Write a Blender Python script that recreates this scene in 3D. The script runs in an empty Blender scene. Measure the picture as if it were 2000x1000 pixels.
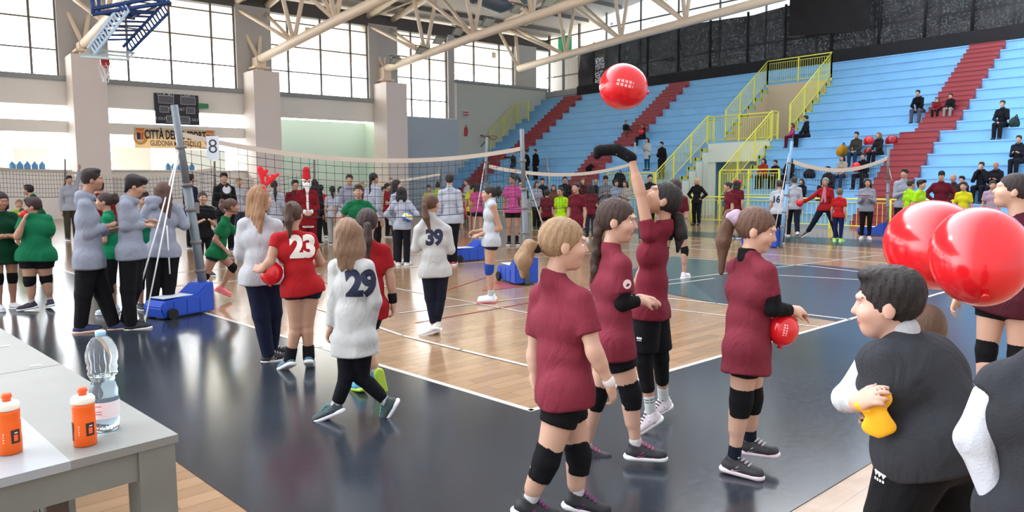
import bpy, bmesh, math, random
import numpy as np
from mathutils import Vector, Matrix
random.seed(7)
SC = bpy.context.scene
COL = SC.collection
# ------------------------------------------------------------------ camera
FPX = 1480.0; CH = 1.67
PIT = math.radians(5.6); ROL = math.radians(0.28); YAW = math.radians(50.4)
Fv = np.array([math.cos(YAW)*math.cos(PIT), math.sin(YAW)*math.cos(PIT), -math.sin(PIT)])
Rv = np.array([math.sin(YAW), -math.cos(YAW), 0.0]); Uv = np.cross(Rv, Fv)
R2 = Rv*math.cos(ROL)-Uv*math.sin(ROL); U2 = Uv*math.cos(ROL)+Rv*math.sin(ROL)
CAMP = np.array([0, 0, CH])
cd = bpy.data.cameras.new('camera'); cam = bpy.data.objects.new('camera', cd); COL.objects.link(cam)
cd.sensor_width = 36; cd.lens = FPX/2000*36; cd.clip_start = 0.05; cd.clip_end = 500
M = Matrix(((R2[0], U2[0], -Fv[0], 0), (R2[1], U2[1], -Fv[1], 0), (R2[2], U2[2], -Fv[2], CH), (0, 0, 0, 1)))
cam.matrix_world = M
SC.camera = cam
# ------------------------------------------------------------------ sky and exposure
w = bpy.data.worlds.new('sky'); SC.world = w; w.use_nodes = True
nt = w.node_tree; nt.nodes.clear()
out = nt.nodes.new('ShaderNodeOutputWorld'); bg = nt.nodes.new('ShaderNodeBackground')
tc = nt.nodes.new('ShaderNodeTexCoord'); sep = nt.nodes.new('ShaderNodeSeparateXYZ')
nt.links.new(tc.outputs['Generated'], sep.inputs[0])
ramp = nt.nodes.new('ShaderNodeValToRGB')     # brighter hazy sky on the side of the tall windows
mr = nt.nodes.new('ShaderNodeMapRange'); mr.inputs[1].default_value = -1; mr.inputs[2].default_value = 1
nt.links.new(sep.outputs['Y'], mr.inputs[0]); nt.links.new(mr.outputs[0], ramp.inputs[0])
ramp.color_ramp.elements[0].position = 0.30; ramp.color_ramp.elements[0].color = (0.95, 0.96, 1.0, 1)
em = ramp.color_ramp.elements.new(0.5); em.color = (1.15, 1.18, 1.25, 1)
ramp.color_ramp.elements[2].position = 0.85; ramp.color_ramp.elements[2].color = (6.2, 6.45, 6.8, 1)
nt.links.new(ramp.outputs[0], bg.inputs[0]); bg.inputs[1].default_value = 1.45
nt.links.new(bg.outputs[0], out.inputs[0])
SC.view_settings.view_transform = 'Standard'; SC.view_settings.look = 'None'
SC.view_settings.gamma = 1; SC.view_settings.use_curve_mapping = False
SC.view_settings.exposure = 0.12
# daylight from the tall glazed wall, low hazy sun outside
sl = bpy.data.lights.new('sun', 'SUN'); so = bpy.data.objects.new('sun', sl); COL.objects.link(so)
sl.energy = 5.0; sl.angle = math.radians(12); sl.color = (1.0, 0.96, 0.9)
so.rotation_euler = Vector((0.25, -0.9, -0.55)).to_track_quat('-Z', 'Y').to_euler()

def ray(x, y): return Fv+(x-1000)/FPX*R2+(500-y)/FPX*U2
def gnd(x, y, z=0.0):
    r = ray(x, y); return CAMP+r*((z-CH)/r[2])
def planex(x, y, X): r = ray(x, y); return CAMP+r*(X/r[0])
def planey(x, y, Y): r = ray(x, y); return CAMP+r*(Y/r[1])
def at_depth(x, y, d):
    r = ray(x, y); h = math.hypot(r[0], r[1]); return CAMP+r*(d/h)
# ------------------------------------------------------------------ materials
def srgb(r, g, b):
    return tuple(((c/255)/12.92 if c/255 <= .04045 else ((c/255+.055)/1.055)**2.4) for c in (r, g, b))+(1,)
MC = {}
def mat(name, col, rough=.6, metal=0, spec=.5, noise=0, nscale=8, bump=0, bscale=60, trans=0, alpha=1, emit=0, sss=0, stretch=None, ior=1.45):
    key = name
    if key in MC: return MC[key]
    m = bpy.data.materials.new(name); m.use_nodes = True; MC[key] = m
    n = m.node_tree; b = n.nodes['Principled BSDF']
    b.inputs['Base Color'].default_value = col if len(col) == 4 else tuple(col)+(1,)
    b.inputs['Roughness'].default_value = rough; b.inputs['Metallic'].default_value = metal
    b.inputs['Specular IOR Level'].default_value = spec; b.inputs['IOR'].default_value = ior
    if trans: b.inputs['Transmission Weight'].default_value = trans
    if alpha < 1: b.inputs['Alpha'].default_value = alpha
    if sss: b.inputs['Subsurface Weight'].default_value = sss; b.inputs['Subsurface Radius'].default_value = (.02, .01, .006)
    if emit: b.inputs['Emission Color'].default_value = col; b.inputs['Emission Strength'].default_value = emit
    if noise or bump:
        t = n.nodes.new('ShaderNodeTexCoord'); mp = n.nodes.new('ShaderNodeMapping'); n.links.new(t.outputs['Object'], mp.inputs[0])
        if stretch: mp.inputs['Scale'].default_value = stretch
    if noise:
        nz = n.nodes.new('ShaderNodeTexNoise'); nz.inputs['Scale'].default_value = nscale; nz.inputs['Detail'].default_value = 4
        n.links.new(mp.outputs[0], nz.inputs[0])
        rp = n.nodes.new('ShaderNodeMapRange'); rp.inputs[3].default_value = 1-noise; rp.inputs[4].default_value = 1+noise
        n.links.new(nz.outputs[0], rp.inputs[0])
        mx = n.nodes.new('ShaderNodeVectorMath'); mx.operation = 'SCALE'; mx.inputs[0].default_value = b.inputs['Base Color'].default_value[:3]
        n.links.new(rp.outputs[0], mx.inputs['Scale']); n.links.new(mx.outputs[0], b.inputs['Base Color'])
    if bump and name.startswith('cloth'):
        n3 = n.nodes.new('ShaderNodeTexNoise'); n3.inputs['Scale'].default_value = 7; n3.inputs['Detail'].default_value = 2; n3.inputs['Distortion'].default_value = 1.6
        m3 = n.nodes.new('ShaderNodeMapping'); m3.inputs['Scale'].default_value = (1.0, 1.0, .6); n.links.new(t.outputs['Object'], m3.inputs[0]); n.links.new(m3.outputs[0], n3.inputs[0])
        b3 = n.nodes.new('ShaderNodeBump'); b3.inputs['Strength'].default_value = .55; b3.inputs['Distance'].default_value = .035; n.links.new(n3.outputs[0], b3.inputs['Height'])
    if bump:
        nb = n.nodes.new('ShaderNodeTexNoise'); nb.inputs['Scale'].default_value = bscale; nb.inputs['Detail'].default_value = 3
        n.links.new(mp.outputs[0], nb.inputs[0])
        bp = n.nodes.new('ShaderNodeBump'); bp.inputs['Strength'].default_value = bump; bp.inputs['Distance'].default_value = .01
        n.links.new(nb.outputs[0], bp.inputs['Height'])
        if name.startswith('cloth'): n.links.new(b3.outputs[0], bp.inputs['Normal'])
        n.links.new(bp.outputs[0], b.inputs['Normal'])
    return m
def dim(c, k): return tuple(v*k for v in c[:3])+(1,)
def cloth(r, g, b): return mat('cloth_%d_%d_%d' % (r, g, b), dim(srgb(r, g, b), .62), .85, spec=.2, noise=.10, nscale=5, bump=.25, bscale=160)
def hairm(r, g, b): return mat('hair_%d_%d_%d' % (r, g, b), srgb(r, g, b), .55, spec=.35, noise=.55, nscale=30, bump=.6, bscale=60, stretch=(6, 6, .7))
def skinm(r, g, b): return mat('skin_%d_%d_%d' % (r, g, b), dim(srgb(r, g, b), .70), .5, spec=.35, noise=.06, nscale=9, sss=.0)
# ------------------------------------------------------------------ objects
def obj(name, me, m=None, parent=None, smooth=False):
    if isinstance(me, bmesh.types.BMesh):
        b = me; me = bpy.data.meshes.new(name); b.normal_update(); b.to_mesh(me); b.free()
    o = bpy.data.objects.new(name, me); COL.objects.link(o)
    if m is not None:
        for mm in (m if isinstance(m, (list, tuple)) else [m]): me.materials.append(mm)
    if smooth: me.polygons.foreach_set('use_smooth', [True]*len(me.polygons))
    if parent is not None: o.parent = parent
    return o
def tag(o, label=None, cat=None, group=None, kind=None):
    if label: o['label'] = label
    if cat: o['category'] = cat
    if group: o['group'] = group
    if kind: o['kind'] = kind
    return o
def empty(name, loc=(0, 0, 0), rz=0):
    o = bpy.data.objects.new(name, None); COL.objects.link(o); o.location = [float(c) for c in loc]; o.rotation_euler = (0, 0, rz); o.empty_display_size = .1
    return o
def BM(): return bmesh.new()
def box(b, lo, hi, mi=0):
    lo = [float(c) for c in lo]; hi = [float(c) for c in hi]
    v = [b.verts.new((x, y, z)) for z in (lo[2], hi[2]) for y in (lo[1], hi[1]) for x in (lo[0], hi[0])]
    for q in ((0, 2, 3, 1), (4, 5, 7, 6), (0, 1, 5, 4), (2, 6, 7, 3), (0, 4, 6, 2), (1, 3, 7, 5)):
        f = b.faces.new([v[i] for i in q]); f.material_index = mi
def frame_of(d):
    d = Vector(d).normalized(); a = Vector((0, 0, 1)) if abs(d.z) < .9 else Vector((1, 0, 0))
    x = d.cross(a).normalized(); y = d.cross(x).normalized(); return x, y
def tube(b, pts, r, n=8, mi=0, caps=True, squash=1):
    pts = [Vector([float(c) for c in p]) for p in pts]; rings = []
    for i, p in enumerate(pts):
        d = (pts[min(i+1, len(pts)-1)]-pts[max(i-1, 0)])
        x, y = frame_of(d); rr = r[i] if isinstance(r, (list, tuple)) else r
        rings.append([b.verts.new(p+x*(math.cos(t*2*math.pi/n+math.pi/n)*rr)+y*(math.sin(t*2*math.pi/n+math.pi/n)*rr*squash)) for t in range(n)])
    for i in range(len(rings)-1):
        for t in range(n):
            f = b.faces.new((rings[i][t], rings[i][(t+1) % n], rings[i+1][(t+1) % n], rings[i+1][t])); f.material_index = mi; f.smooth = n > 5
    if caps:
        b.faces.new(rings[0][::-1]).material_index = mi; b.faces.new(rings[-1]).material_index = mi
def beam(b, p0, p1, wd, ht, mi=0):
    p0 = Vector([float(c) for c in p0]); p1 = Vector([float(c) for c in p1]); d = (p1-p0).normalized()
    up = Vector((0, 0, 1)) if abs(d.z) < .95 else Vector((1, 0, 0)); s = d.cross(up).normalized(); u = s.cross(d).normalized()
    vs = []
    for p in (p0, p1):
        for a, c in ((-1, -1), (1, -1), (1, 1), (-1, 1)): vs.append(b.verts.new(p+s*(a*wd/2)+u*(c*ht/2)))
    for q in ((0, 1, 2, 3), (4, 7, 6, 5), (0, 4, 5, 1), (1, 5, 6, 2), (2, 6, 7, 3), (3, 7, 4, 0)): b.faces.new([vs[i] for i in q]).material_index = mi
def lathe(b, prof, n=24, mi=0, c=(0, 0, 0)):
    rings = []
    for r, z in prof:
        rings.append([b.verts.new((c[0]+math.cos(t*2*math.pi/n)*r, c[1]+math.sin(t*2*math.pi/n)*r, c[2]+z)) for t in range(n)])
    for i in range(len(rings)-1):
        for t in range(n):
            f = b.faces.new((rings[i][t], rings[i][(t+1) % n], rings[i+1][(t+1) % n], rings[i+1][t])); f.smooth = True; f.material_index = mi
    b.faces.new(rings[0][::-1]).material_index = mi; b.faces.new(rings[-1]).material_index = mi
def prism(b, pts, z0, z1, mi=0):
    lo = [b.verts.new((float(p[0]), float(p[1]), z0)) for p in pts]; hi = [b.verts.new((float(p[0]), float(p[1]), z1)) for p in pts]
    b.faces.new(lo[::-1]).material_index = mi; b.faces.new(hi).material_index = mi
    n = len(pts)
    for i in range(n): b.faces.new((lo[i], lo[(i+1) % n], hi[(i+1) % n], hi[i])).material_index = mi
    bmesh.ops.recalc_face_normals(b, faces=b.faces[:])
def struct(name, b, m, parent=None):
    o = obj(name, b, m, parent)
    if parent is None: o['kind'] = 'structure'
    return o
def text_mesh(s, size, bold=0.0, spacing=1.0, sub=0):
    cu = bpy.data.curves.new('text', 'FONT'); cu.body = s; cu.size = size; cu.offset = bold; cu.align_x = 'CENTER'; cu.align_y = 'CENTER'; cu.space_character = spacing
    cu.resolution_u = 3
    o = bpy.data.objects.new('text', cu); me = bpy.data.meshes.new_from_object(o)
    bpy.data.objects.remove(o); bpy.data.curves.remove(cu)
    if sub:
        b = BM(); b.from_mesh(me); bmesh.ops.triangulate(b, faces=b.faces[:])
        for _ in range(6):
            es = [e for e in b.edges if e.calc_length() > sub]
            if not es: break
            bmesh.ops.subdivide_edges(b, edges=es, cuts=1); bmesh.ops.triangulate(b, faces=b.faces[:])
        b.to_mesh(me); b.free()
    return me
# ------------------------------------------------------------------ materials of the hall
WHITE = mat('white_paint', srgb(236, 233, 226), .7, noise=.05, nscale=.6)
GREYP = mat('grey_paint', srgb(190, 188, 186), .7, noise=.05, nscale=.7)
SILL = mat('grey_sill', srgb(150, 156, 157), .6)
BEIGE = mat('beige_steel', srgb(240, 222, 198), .5, noise=.06, nscale=2)
PILLAR = mat('pillar_paint', srgb(232, 222, 216), .75, noise=.04, nscale=.8)
MULL = mat('mullion_steel', srgb(118, 112, 108), .5)
BLUEB = mat('blue_bench_paint', srgb(124, 182, 224), .55, noise=.10, nscale=1.3)
REDS = mat('red_stair_paint', srgb(150, 62, 70), .6, noise=.10, nscale=1.5)
YEL = mat('yellow_paint', srgb(226, 224, 84), .45)
BLKC = mat('black_cloth', srgb(30, 31, 35), .9, noise=.3, nscale=3, bump=.5, bscale=12)
GALV = mat('galvanised_steel', srgb(112, 120, 126), .42, metal=.3, noise=.1, nscale=10)
BLUEP = mat('blue_plastic', srgb(28, 72, 176), .4)
def wood_floor():
    m = bpy.data.materials.new('beech_parquet'); m.use_nodes = True; n = m.node_tree; b = n.nodes['Principled BSDF']
    t = n.nodes.new('ShaderNodeTexCoord'); mp = n.nodes.new('ShaderNodeMapping'); n.links.new(t.outputs['Object'], mp.inputs[0])
    mp.inputs['Rotation'].default_value = (0, 0, math.radians(-4))
    br = n.nodes.new('ShaderNodeTexBrick'); n.links.new(mp.outputs[0], br.inputs[0])
    br.inputs['Scale'].default_value = 1.0; br.inputs['Brick Width'].default_value = .9; br.inputs['Row Height'].default_value = .13
    br.inputs['Mortar Size'].default_value = .003; br.inputs['Bias'].default_value = 0
    br.inputs['Color1'].default_value = srgb(152, 122, 94); br.inputs['Color2'].default_value = srgb(134, 106, 80); br.inputs['Mortar'].default_value = srgb(112, 88, 66)
    nz = n.nodes.new('ShaderNodeTexNoise'); nz.inputs['Scale'].default_value = 3; mp2 = n.nodes.new('ShaderNodeMapping'); mp2.inputs['Scale'].default_value = (1, 9, 1)
    n.links.new(t.outputs['Object'], mp2.inputs[0]); n.links.new(mp2.outputs[0], nz.inputs[0])
    rp = n.nodes.new('ShaderNodeMapRange'); rp.inputs[3].default_value = .88; rp.inputs[4].default_value = 1.12; n.links.new(nz.outputs[0], rp.inputs[0])
    mx = n.nodes.new('ShaderNodeVectorMath'); mx.operation = 'SCALE'; n.links.new(br.outputs[0], mx.inputs[0]); n.links.new(rp.outputs[0], mx.inputs['Scale'])
    n.links.new(mx.outputs[0], b.inputs['Base Color']); b.inputs['Roughness'].default_value = .17; b.inputs['Specular IOR Level'].default_value = .6
    n2 = n.nodes.new('ShaderNodeTexNoise'); n2.inputs['Scale'].default_value = 6; n.links.new(t.outputs['Object'], n2.inputs[0])
    bp = n.nodes.new('ShaderNodeBump'); bp.inputs['Strength'].default_value = .06; bp.inputs['Distance'].default_value = .02; n.links.new(n2.outputs[0], bp.inputs['Height']); n.links.new(bp.outputs[0], b.inputs['Normal'])
    return m
def dark_floor():
    m = bpy.data.materials.new('dark_blue_floor_coating'); m.use_nodes = True; n = m.node_tree; b = n.nodes['Principled BSDF']
    t = n.nodes.new('ShaderNodeTexCoord'); nz = n.nodes.new('ShaderNodeTexNoise'); nz.inputs['Scale'].default_value = .6; nz.inputs['Detail'].default_value = 5
    n.links.new(t.outputs['Object'], nz.inputs[0]); cr = n.nodes.new('ShaderNodeValToRGB'); n.links.new(nz.outputs[0], cr.inputs[0])
    cr.color_ramp.elements[0].position = .3; cr.color_ramp.elements[0].color = srgb(34, 37, 42); cr.color_ramp.elements[1].position = .7; cr.color_ramp.elements[1].color = srgb(46, 52, 60)
    n.links.new(cr.outputs[0], b.inputs['Base Color']); b.inputs['Roughness'].default_value = .22; b.inputs['Specular IOR Level'].default_value = .55
    n2 = n.nodes.new('ShaderNodeTexNoise'); n2.inputs['Scale'].default_value = 25; n.links.new(t.outputs['Object'], n2.inputs[0])
    rr = n.nodes.new('ShaderNodeMapRange'); rr.inputs[3].default_value = .13; rr.inputs[4].default_value = .22; n.links.new(n2.outputs[0], rr.inputs[0]); n.links.new(rr.outputs[0], b.inputs['Roughness'])
    return m
WOODF = wood_floor(); DARKF = dark_floor()
LINE = mat('white_line_paint', srgb(190, 186, 178), .25)
TEALF = mat('teal_floor_coating', srgb(50, 68, 72), .2, spec=.55)
# floor
b = BM(); box(b, (-25, -18, -.2), (38, 42, 0)); struct('floor', b, WOODF)
b = BM(); box(b, (-60, 42.4, -.3), (80, 110, -.02)); box(b, (38.4, -10, -.3), (80, 42.4, -.02)); tag(struct('ground', b, mat('pale_concrete', srgb(236, 232, 222), .9, noise=.1, nscale=.5)), 'pale concrete ground added outside the tall windows to bounce light', 'ground')  # outdoor ground added very pale so it bounces light up to the canopy
# painted free zone round the near court (2 m wide strip) and the painted court beyond
def court_strip():
    b = BM(); z0, z1 = .0, .004
    # corner C of near court, directions
    C0 = Vector((3.55, 4.08)); dl = Vector((-.075, .997)).normalized(); dr = Vector((.9985, .05)).normalized()
    A = C0+dl*24; B = C0+dr*30
    nl = Vector((-dl.y, dl.x)); wl = 2.12; wr = 2.1
    Ci = Vector((1.47, 1.85)); A2 = Ci+dl*26; B2 = Ci+dr*32
    prism(b, [A, C0, Ci, A2][::-1], z0, z1); prism(b, [C0, B, B2, Ci][::-1], z0, z1)
    return b, C0, dl, dr
b, C0, dl, dr = court_strip()
tag(struct('trim_1', b, DARKF), 'dark blue painted free zone around the near wooden court', 'floor marking')
b = BM(); prism(b, [(8.62, 4.36), (8.68, 6.1), (9.3, 8.9), (11.2, 8.2), (14.2, 7.9), (13.9, 4.6)], .0, .005)
tag(struct('trim_2', b, mat('slate_blue_floor_coating', srgb(34, 44, 60), .24, spec=.55)), 'slate blue painted zone beyond the near wooden court', 'floor marking')
b = BM(); prism(b, [(9.3, 8.9), (8.68, 6.1), (10.4, 7.9), (13.8, 7.65), (13.4, 10.6)], .001, .0065)
tag(struct('trim_3', b, TEALF), 'teal painted zone at the middle of the hall', 'floor marking')
b = BM(); prism(b, [(19.0, 5), (21.6, 5), (20.2, 19), (18.4, 19)], .0, .005)
tag(struct('trim_4', b, mat('green_black_floor_coating', srgb(44, 58, 58), .24, spec=.55)), 'dark painted band in front of the yellow barriers', 'floor marking')
def line(b, pts, wd=.05, z=.007):
    pts = [Vector((p[0], p[1])) for p in pts]
    for p, q in zip(pts, pts[1:]):
        d = (q-p).normalized(); n_ = Vector((-d.y, d.x))*wd/2; e = d*wd*.3
        prism(b, [p-e-n_, q+e-n_, q+e+n_, p-e+n_], .0045, z)
b = BM()
C2 = C0
line(b, [C2+dl*16, C2+dl*3, C2, C2+dr*4, C2+dr*12]); line(b, [(4.35, 9.5), (4.33, 7.89), (4.27, 7.05), (4.34, 6.05), (4.42, 5.07), (4.45, 4.3)], .045)
line(b, [(7.6, 7.6), (8.12, 4.35)], .03); line(b, [(8.5, 6.9), (8.66, 6.1), (8.84, 4.32)], .04); line(b, [(9.7, 7.75), (10.89, 7.73)], .04)
line(b, [(12.1, 7.22), (12.58, 5.86), (12.7, 4.6)], .04); line(b, [(13.28, 10.29), (13.85, 7.62), (13.4, 5.4)], .05)
line(b, [(5, 8.3), (12, 8.0), (17, 7.7)], .04); line(b, [(3.2, 13), (9, 12.6), (18, 12)], .05); line(b, [(15.5, 4.5), (15.0, 22)], .05); line(b, [(6.3, 5.2), (5.9, 18)], .03)
line(b, [(2.6, 15), (15, 14.6)], .04); line(b, [(17.5, 5), (17.1, 30)], .05)
tag(struct('trim_5', b, LINE), 'white painted court lines on the hall floor', 'floor marking')
b = BM(); line(b, [(4.8, 7.6), (8.2, 8.0), (10, 8.6)], .03); line(b, [(5.2, 10), (5.8, 12.4), (7, 14)], .03); line(b, [(6.6, 9.6), (9.5, 11.3)], .03); prism(b, [(7.0, 9.2), (7.9, 10.1), (7.75, 9.1)], .002, .006)
tag(struct('trim_6', b, mat('red_line_paint', srgb(150, 70, 60), .3)), 'dark red court lines on the parquet in mid hall', 'floor marking')

# ------------------------------------------------------------------ window wall (y = 42)
PX = [-8.7, -.3, 7.8, 16.3, 24.35]      # pillar centres
GLASS = mat('window_glass', srgb(230, 240, 245), .02, trans=1.0, alpha=.12, ior=1.0)
def solid(b, x0, x1, z0, z1, y0=41.9, y1=42.4): box(b, (x0, y0, z0), (x1, y1, z1))
b = BM()
xl, xr = -30, 24.4
solid(b, xl, xr, 5.4, 6.55); solid(b, xl, 16.3, 4.12, 4.67); solid(b, xl, 16.3, 0, 2.3)
solid(b, 24.4, 29.7, 0, 5.86, 41.8, 42.4); solid(b, 29.7, 38.4, 0, 8.25, 41.8, 42.4)
struct('wall_window_side', b, WHITE)
b = BM(); solid(b, 24.4, 29.9, 0, 5.80, 41.7, 41.795); 
tag(struct('wall_blue_grey', b, mat('blue_grey_paint', srgb(176, 190, 200), .75)), 'blue-grey lower wall beside the bleachers', 'wall')
b = BM(); solid(b, 29.9, 37.9, 0, 8.2, 41.7, 41.795); struct('wall_green_grey', b, mat('green_grey_paint', srgb(190, 196, 188), .75))
b = BM(); box(b, (16.3, 44.6, 0), (24.4, 44.8, 5.5)); box(b, (16.2, 42.41, 0), (16.3, 44.8, 5.5)); box(b, (24.4, 42.41, 0), (24.5, 44.8, 5.5)); struct('wall_recess', b, mat('mint_paint', srgb(206, 226, 214), .75))
b = BM(); solid(b, xl, xr, 6.55, 6.78, 41.75, 42.45); solid(b, 29.7, 38, 8.25, 8.42, 41.65, 42.45); struct('trim_7', b, SILL)
b = BM(); solid(b, xl, 38.4, 11.15, 11.9); struct('trim_8', b, mat('dark_lintel', srgb(92, 88, 86), .7))
# jamb panels either side of each pillar
b = BM()
for x0, x1 in ((-10.2, -7.4), (-1.6, 1.0), (6.85, 8.95), (15.3, 17.25), (23.4, 25.4), (29.25, 29.75), (35.0, 37.0)): solid(b, x0, x1, 6.7 if x0 < 29 else 5.86 if x0 < 34 else 8.3, 11.3, 41.85, 42.3)
struct('wall_jambs', b, GREYP)
for k, cx in enumerate(PX):
    if k < 2: continue
    b = BM(); box(b, (cx-.72, 40.3, 0), (cx+.72, 41.86, 7.65)); o = struct('pillar', b, PILLAR); tag(o, ['', '', 'broad square pillar between the first two window bays from the left', 'broad square pillar to the right of the scoreboard', 'square pillar nearest the blue-grey wall'][k] or None, 'pillar')
# windows: frames with mullions, panes
def window(n, x0, x1, z0, z1, vx, hz, y=42.1):
    b = BM()
    for x in vx: box(b, (x-.05, y-.09, z0), (x+.05, y+.03, z1))
    for z in hz: box(b, (x0, y-.05, z-.035), (x1, y+.02, z+.035))
    box(b, (x0, y-.06, z0), (x0+.08, y+.04, z1)); box(b, (x1-.08, y-.06, z0), (x1, y+.04, z1))
    o = struct('window_%d' % n, b, MULL)
    b = BM(); box(b, (x0+.05, y+.045, z0), (x1-.05, y+.055, z1)); obj('pane', b, GLASS, o)
H3 = [8.0, 9.4, 10.75]
window(1, 1.0, 6.85, 6.78, 11.15, [2.3, 4.0, 5.75], H3); window(2, 8.95, 15.3, 6.78, 11.15, [9.9, 11.95, 14.05], H3)
window(3, 17.25, 23.4, 6.78, 11.15, [18.3, 20.3, 22.25], H3); window(4, 25.4, 29.25, 5.86, 11.15, [26.5, 27.9], [6.95, 8.3, 9.6, 10.9])
window(5, 29.75, 35.0, 8.42, 11.15, [31.5, 33.7], [9.6, 10.8]); window(6, -7.4, -1.6, 6.78, 11.15, [-5.5, -3.5], H3)
for k, (x0, x1) in enumerate(((-7.9, -1.0), (.4, 7.1), (8.5, 15.6))):
    b = BM(); box(b, (x0, 42.1, 4.67), (x1, 42.11, 5.4)); o = obj('window_%d' % (7+k), b, GLASS); o['kind'] = 'structure'
# pale partition panels seen through the low openings
rp = random.Random(3)
pm = [mat('panel_grey', srgb(196, 196, 194), .8), mat('panel_white', srgb(232, 230, 224), .8), mat('panel_beige', srgb(206, 200, 192), .8)]
for i, (x0, x1, zt, mi) in enumerate(((.2, 2.4, 3.5, 0), (2.6, 4.2, 3.45, 0), (4.3, 5.0, 3.3, 1), (5.1, 6.6, 3.5, 0), (9.5, 11.4, 3.6, 2), (11.5, 12.6, 3.3, 1), (12.7, 15.4, 3.55, 0))):
    b = BM(); box(b, (x0, 44.6+.1*(i % 2), 0), (x1, 44.68+.1*(i % 2), zt)); tag(obj('partition_panel', b, pm[mi]), ['grey partition panel seen leftmost through the low opening', 'grey partition panel behind the pack of blue bottles', 'narrow white partition panel left of the first pillar', 'grey partition panel just left of the first pillar', 'beige leaning partition panel right of the first pillar', 'white partition panel between the beige and grey ones', 'long grey partition panel under the banner'][i], 'panel')
# white parapet cap
b = BM(); box(b, (xl, 41.75, 2.3), (16.3, 42.5, 2.36)); struct('trim_9', b, WHITE)

# ------------------------------------------------------------------ roof deck, eaves, trusses
def rz(y): return 12.05+(43-y)*.12 if y < 43 else 12.05-(y-43)*.02
DECK = mat('roof_deck', srgb(200, 192, 184), .8, noise=.06, nscale=1, bump=.0)
b = BM()
ys = [20, 24, 28, 32, 36, 40, 43]
for y0, y1 in zip(ys, ys[1:]):
    v = [b.verts.new(p) for p in ((-30, y0, rz(y0)), (46, y0, rz(y0)), (46, y1, rz(y1)), (-30, y1, rz(y1)), (-30, y0, rz(y0)+.3), (46, y0, rz(y0)+.3), (46, y1, rz(y1)+.3), (-30, y1, rz(y1)+.3))]
    for q in ((0, 3, 2, 1), (4, 5, 6, 7), (0, 1, 5, 4), (2, 3, 7, 6), (1, 2, 6, 5), (3, 0, 4, 7)): b.faces.new([v[i] for i in q])
struct('ceiling', b, DECK)
b = BM(); box(b, (-30, 43, 11.75), (46, 57, 12.05)); struct('trim_canopy', b, mat('cream_canopy', srgb(244, 236, 214), .8))
b = BM(); box(b, (-30, 56.8, 11.5), (46, 57.1, 12.3)); struct('trim_canopy_edge', b, BEIGE)
for y in (22.5, 25.5, 28.5, 31.5, 34.5, 37.5, 40.3):
    b = BM(); beam(b, (-30, y, rz(y)-.12), (37.9, y, rz(y)-.12), .12, .24); tag(struct('trim_10', b, mat('purlin_grey', srgb(120, 114, 110), .6)), 'steel purlin under the roof deck', 'purlin')
def truss(cx, y0, zb0, label):
    t = empty('roof_truss', (cx, y0, 0)); tag(t, label, 'roof truss', 'roof trusses')
    def P(dx, y, z): return (dx, y-y0, z)
    bott = [(y0-4.6*i, zb0+.30*i-(max(0, i-2)*.06)) for i in range(6)]
    top = [(y0+1.4, zb0+3.0), (y0-4.6, zb0+3.85), (y0-9.2, zb0+4.4), (y0-13.8, zb0+4.9), (y0-18.4, zb0+5.2), (y0-23, zb0+5.4)]
    b = BM(); tube(b, [P(0, *q) for q in bott], .23, 12); obj('bottom_chord', b, BEIGE, t)
    for s in (-1, 1):
        b = BM(); tube(b, [P(s*.85, *q) for q in top], .18, 12); obj('top_chord', b, BEIGE, t)
    b = BM()
    for i in range(6):
        for s in (-1, 1):
            a = top[0] if i == 0 else top[i]
            tube(b, [P(0, *bott[i]), P(s*.85, a[0] if i else a[0], a[1])], .11, 8)
            if i: tube(b, [P(0, bott[i][0], bott[i][1]), P(s*.85, top[i-1][0], top[i-1][1])], .10, 8)
    obj('web_bars', b, BEIGE, t)
    b = BM()
    for q in top: tube(b, [P(-.85, *q), P(.85, *q)], .1, 8)
    for q, r_ in zip(top, top[1:]): tube(b, [P(-.85, *q), P(.85, *r_)], .05, 6)
    obj('cross_bars', b, BEIGE, t)
    if cx < 30:
        b = BM(); box(b, (-.26, -.35, 7.95), (.26, .35, zb0+.1)); box(b, (-.42, -.5, 7.86), (.42, .5, 7.96)); box(b, (-.2, -.2, 7.65), (.2, .2, 7.86)); obj('bearing', b, BEIGE, t)
    return bott
TR = []
for cx, y0, zb, lb in ((7.8, 41.2, 8.2, 'beige tubular roof truss resting on the first pillar behind the basketball hoop'), (16.3, 41.3, 8.35, 'beige tubular roof truss resting on the pillar right of the scoreboard'),
                       (24.3, 41.6, 8.6, 'beige roof truss carrying the floodlights'), (33.6, 39.8, 9.25, 'beige roof truss crossing in front of the black curtain')):
    TR.append((cx, truss(cx, y0, zb, lb)))
# canopy beams outside
for i, x in enumerate((3, 11.5, 20, 28, 34)):
    b = BM(); beam(b, (x, 43, 10.6), (x, 56.5, 11.1), .35, .4); beam(b, (x, 49, 11.0), (x+4.5, 56, 10.9), .25, .3); beam(b, (x-2.5, 44, 8.9), (x-.2, 51, 10.9), .22, .22)
    tag(struct('trim_11', b, BEIGE), 'beige canopy beam outside the tall windows', 'beam')
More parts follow.
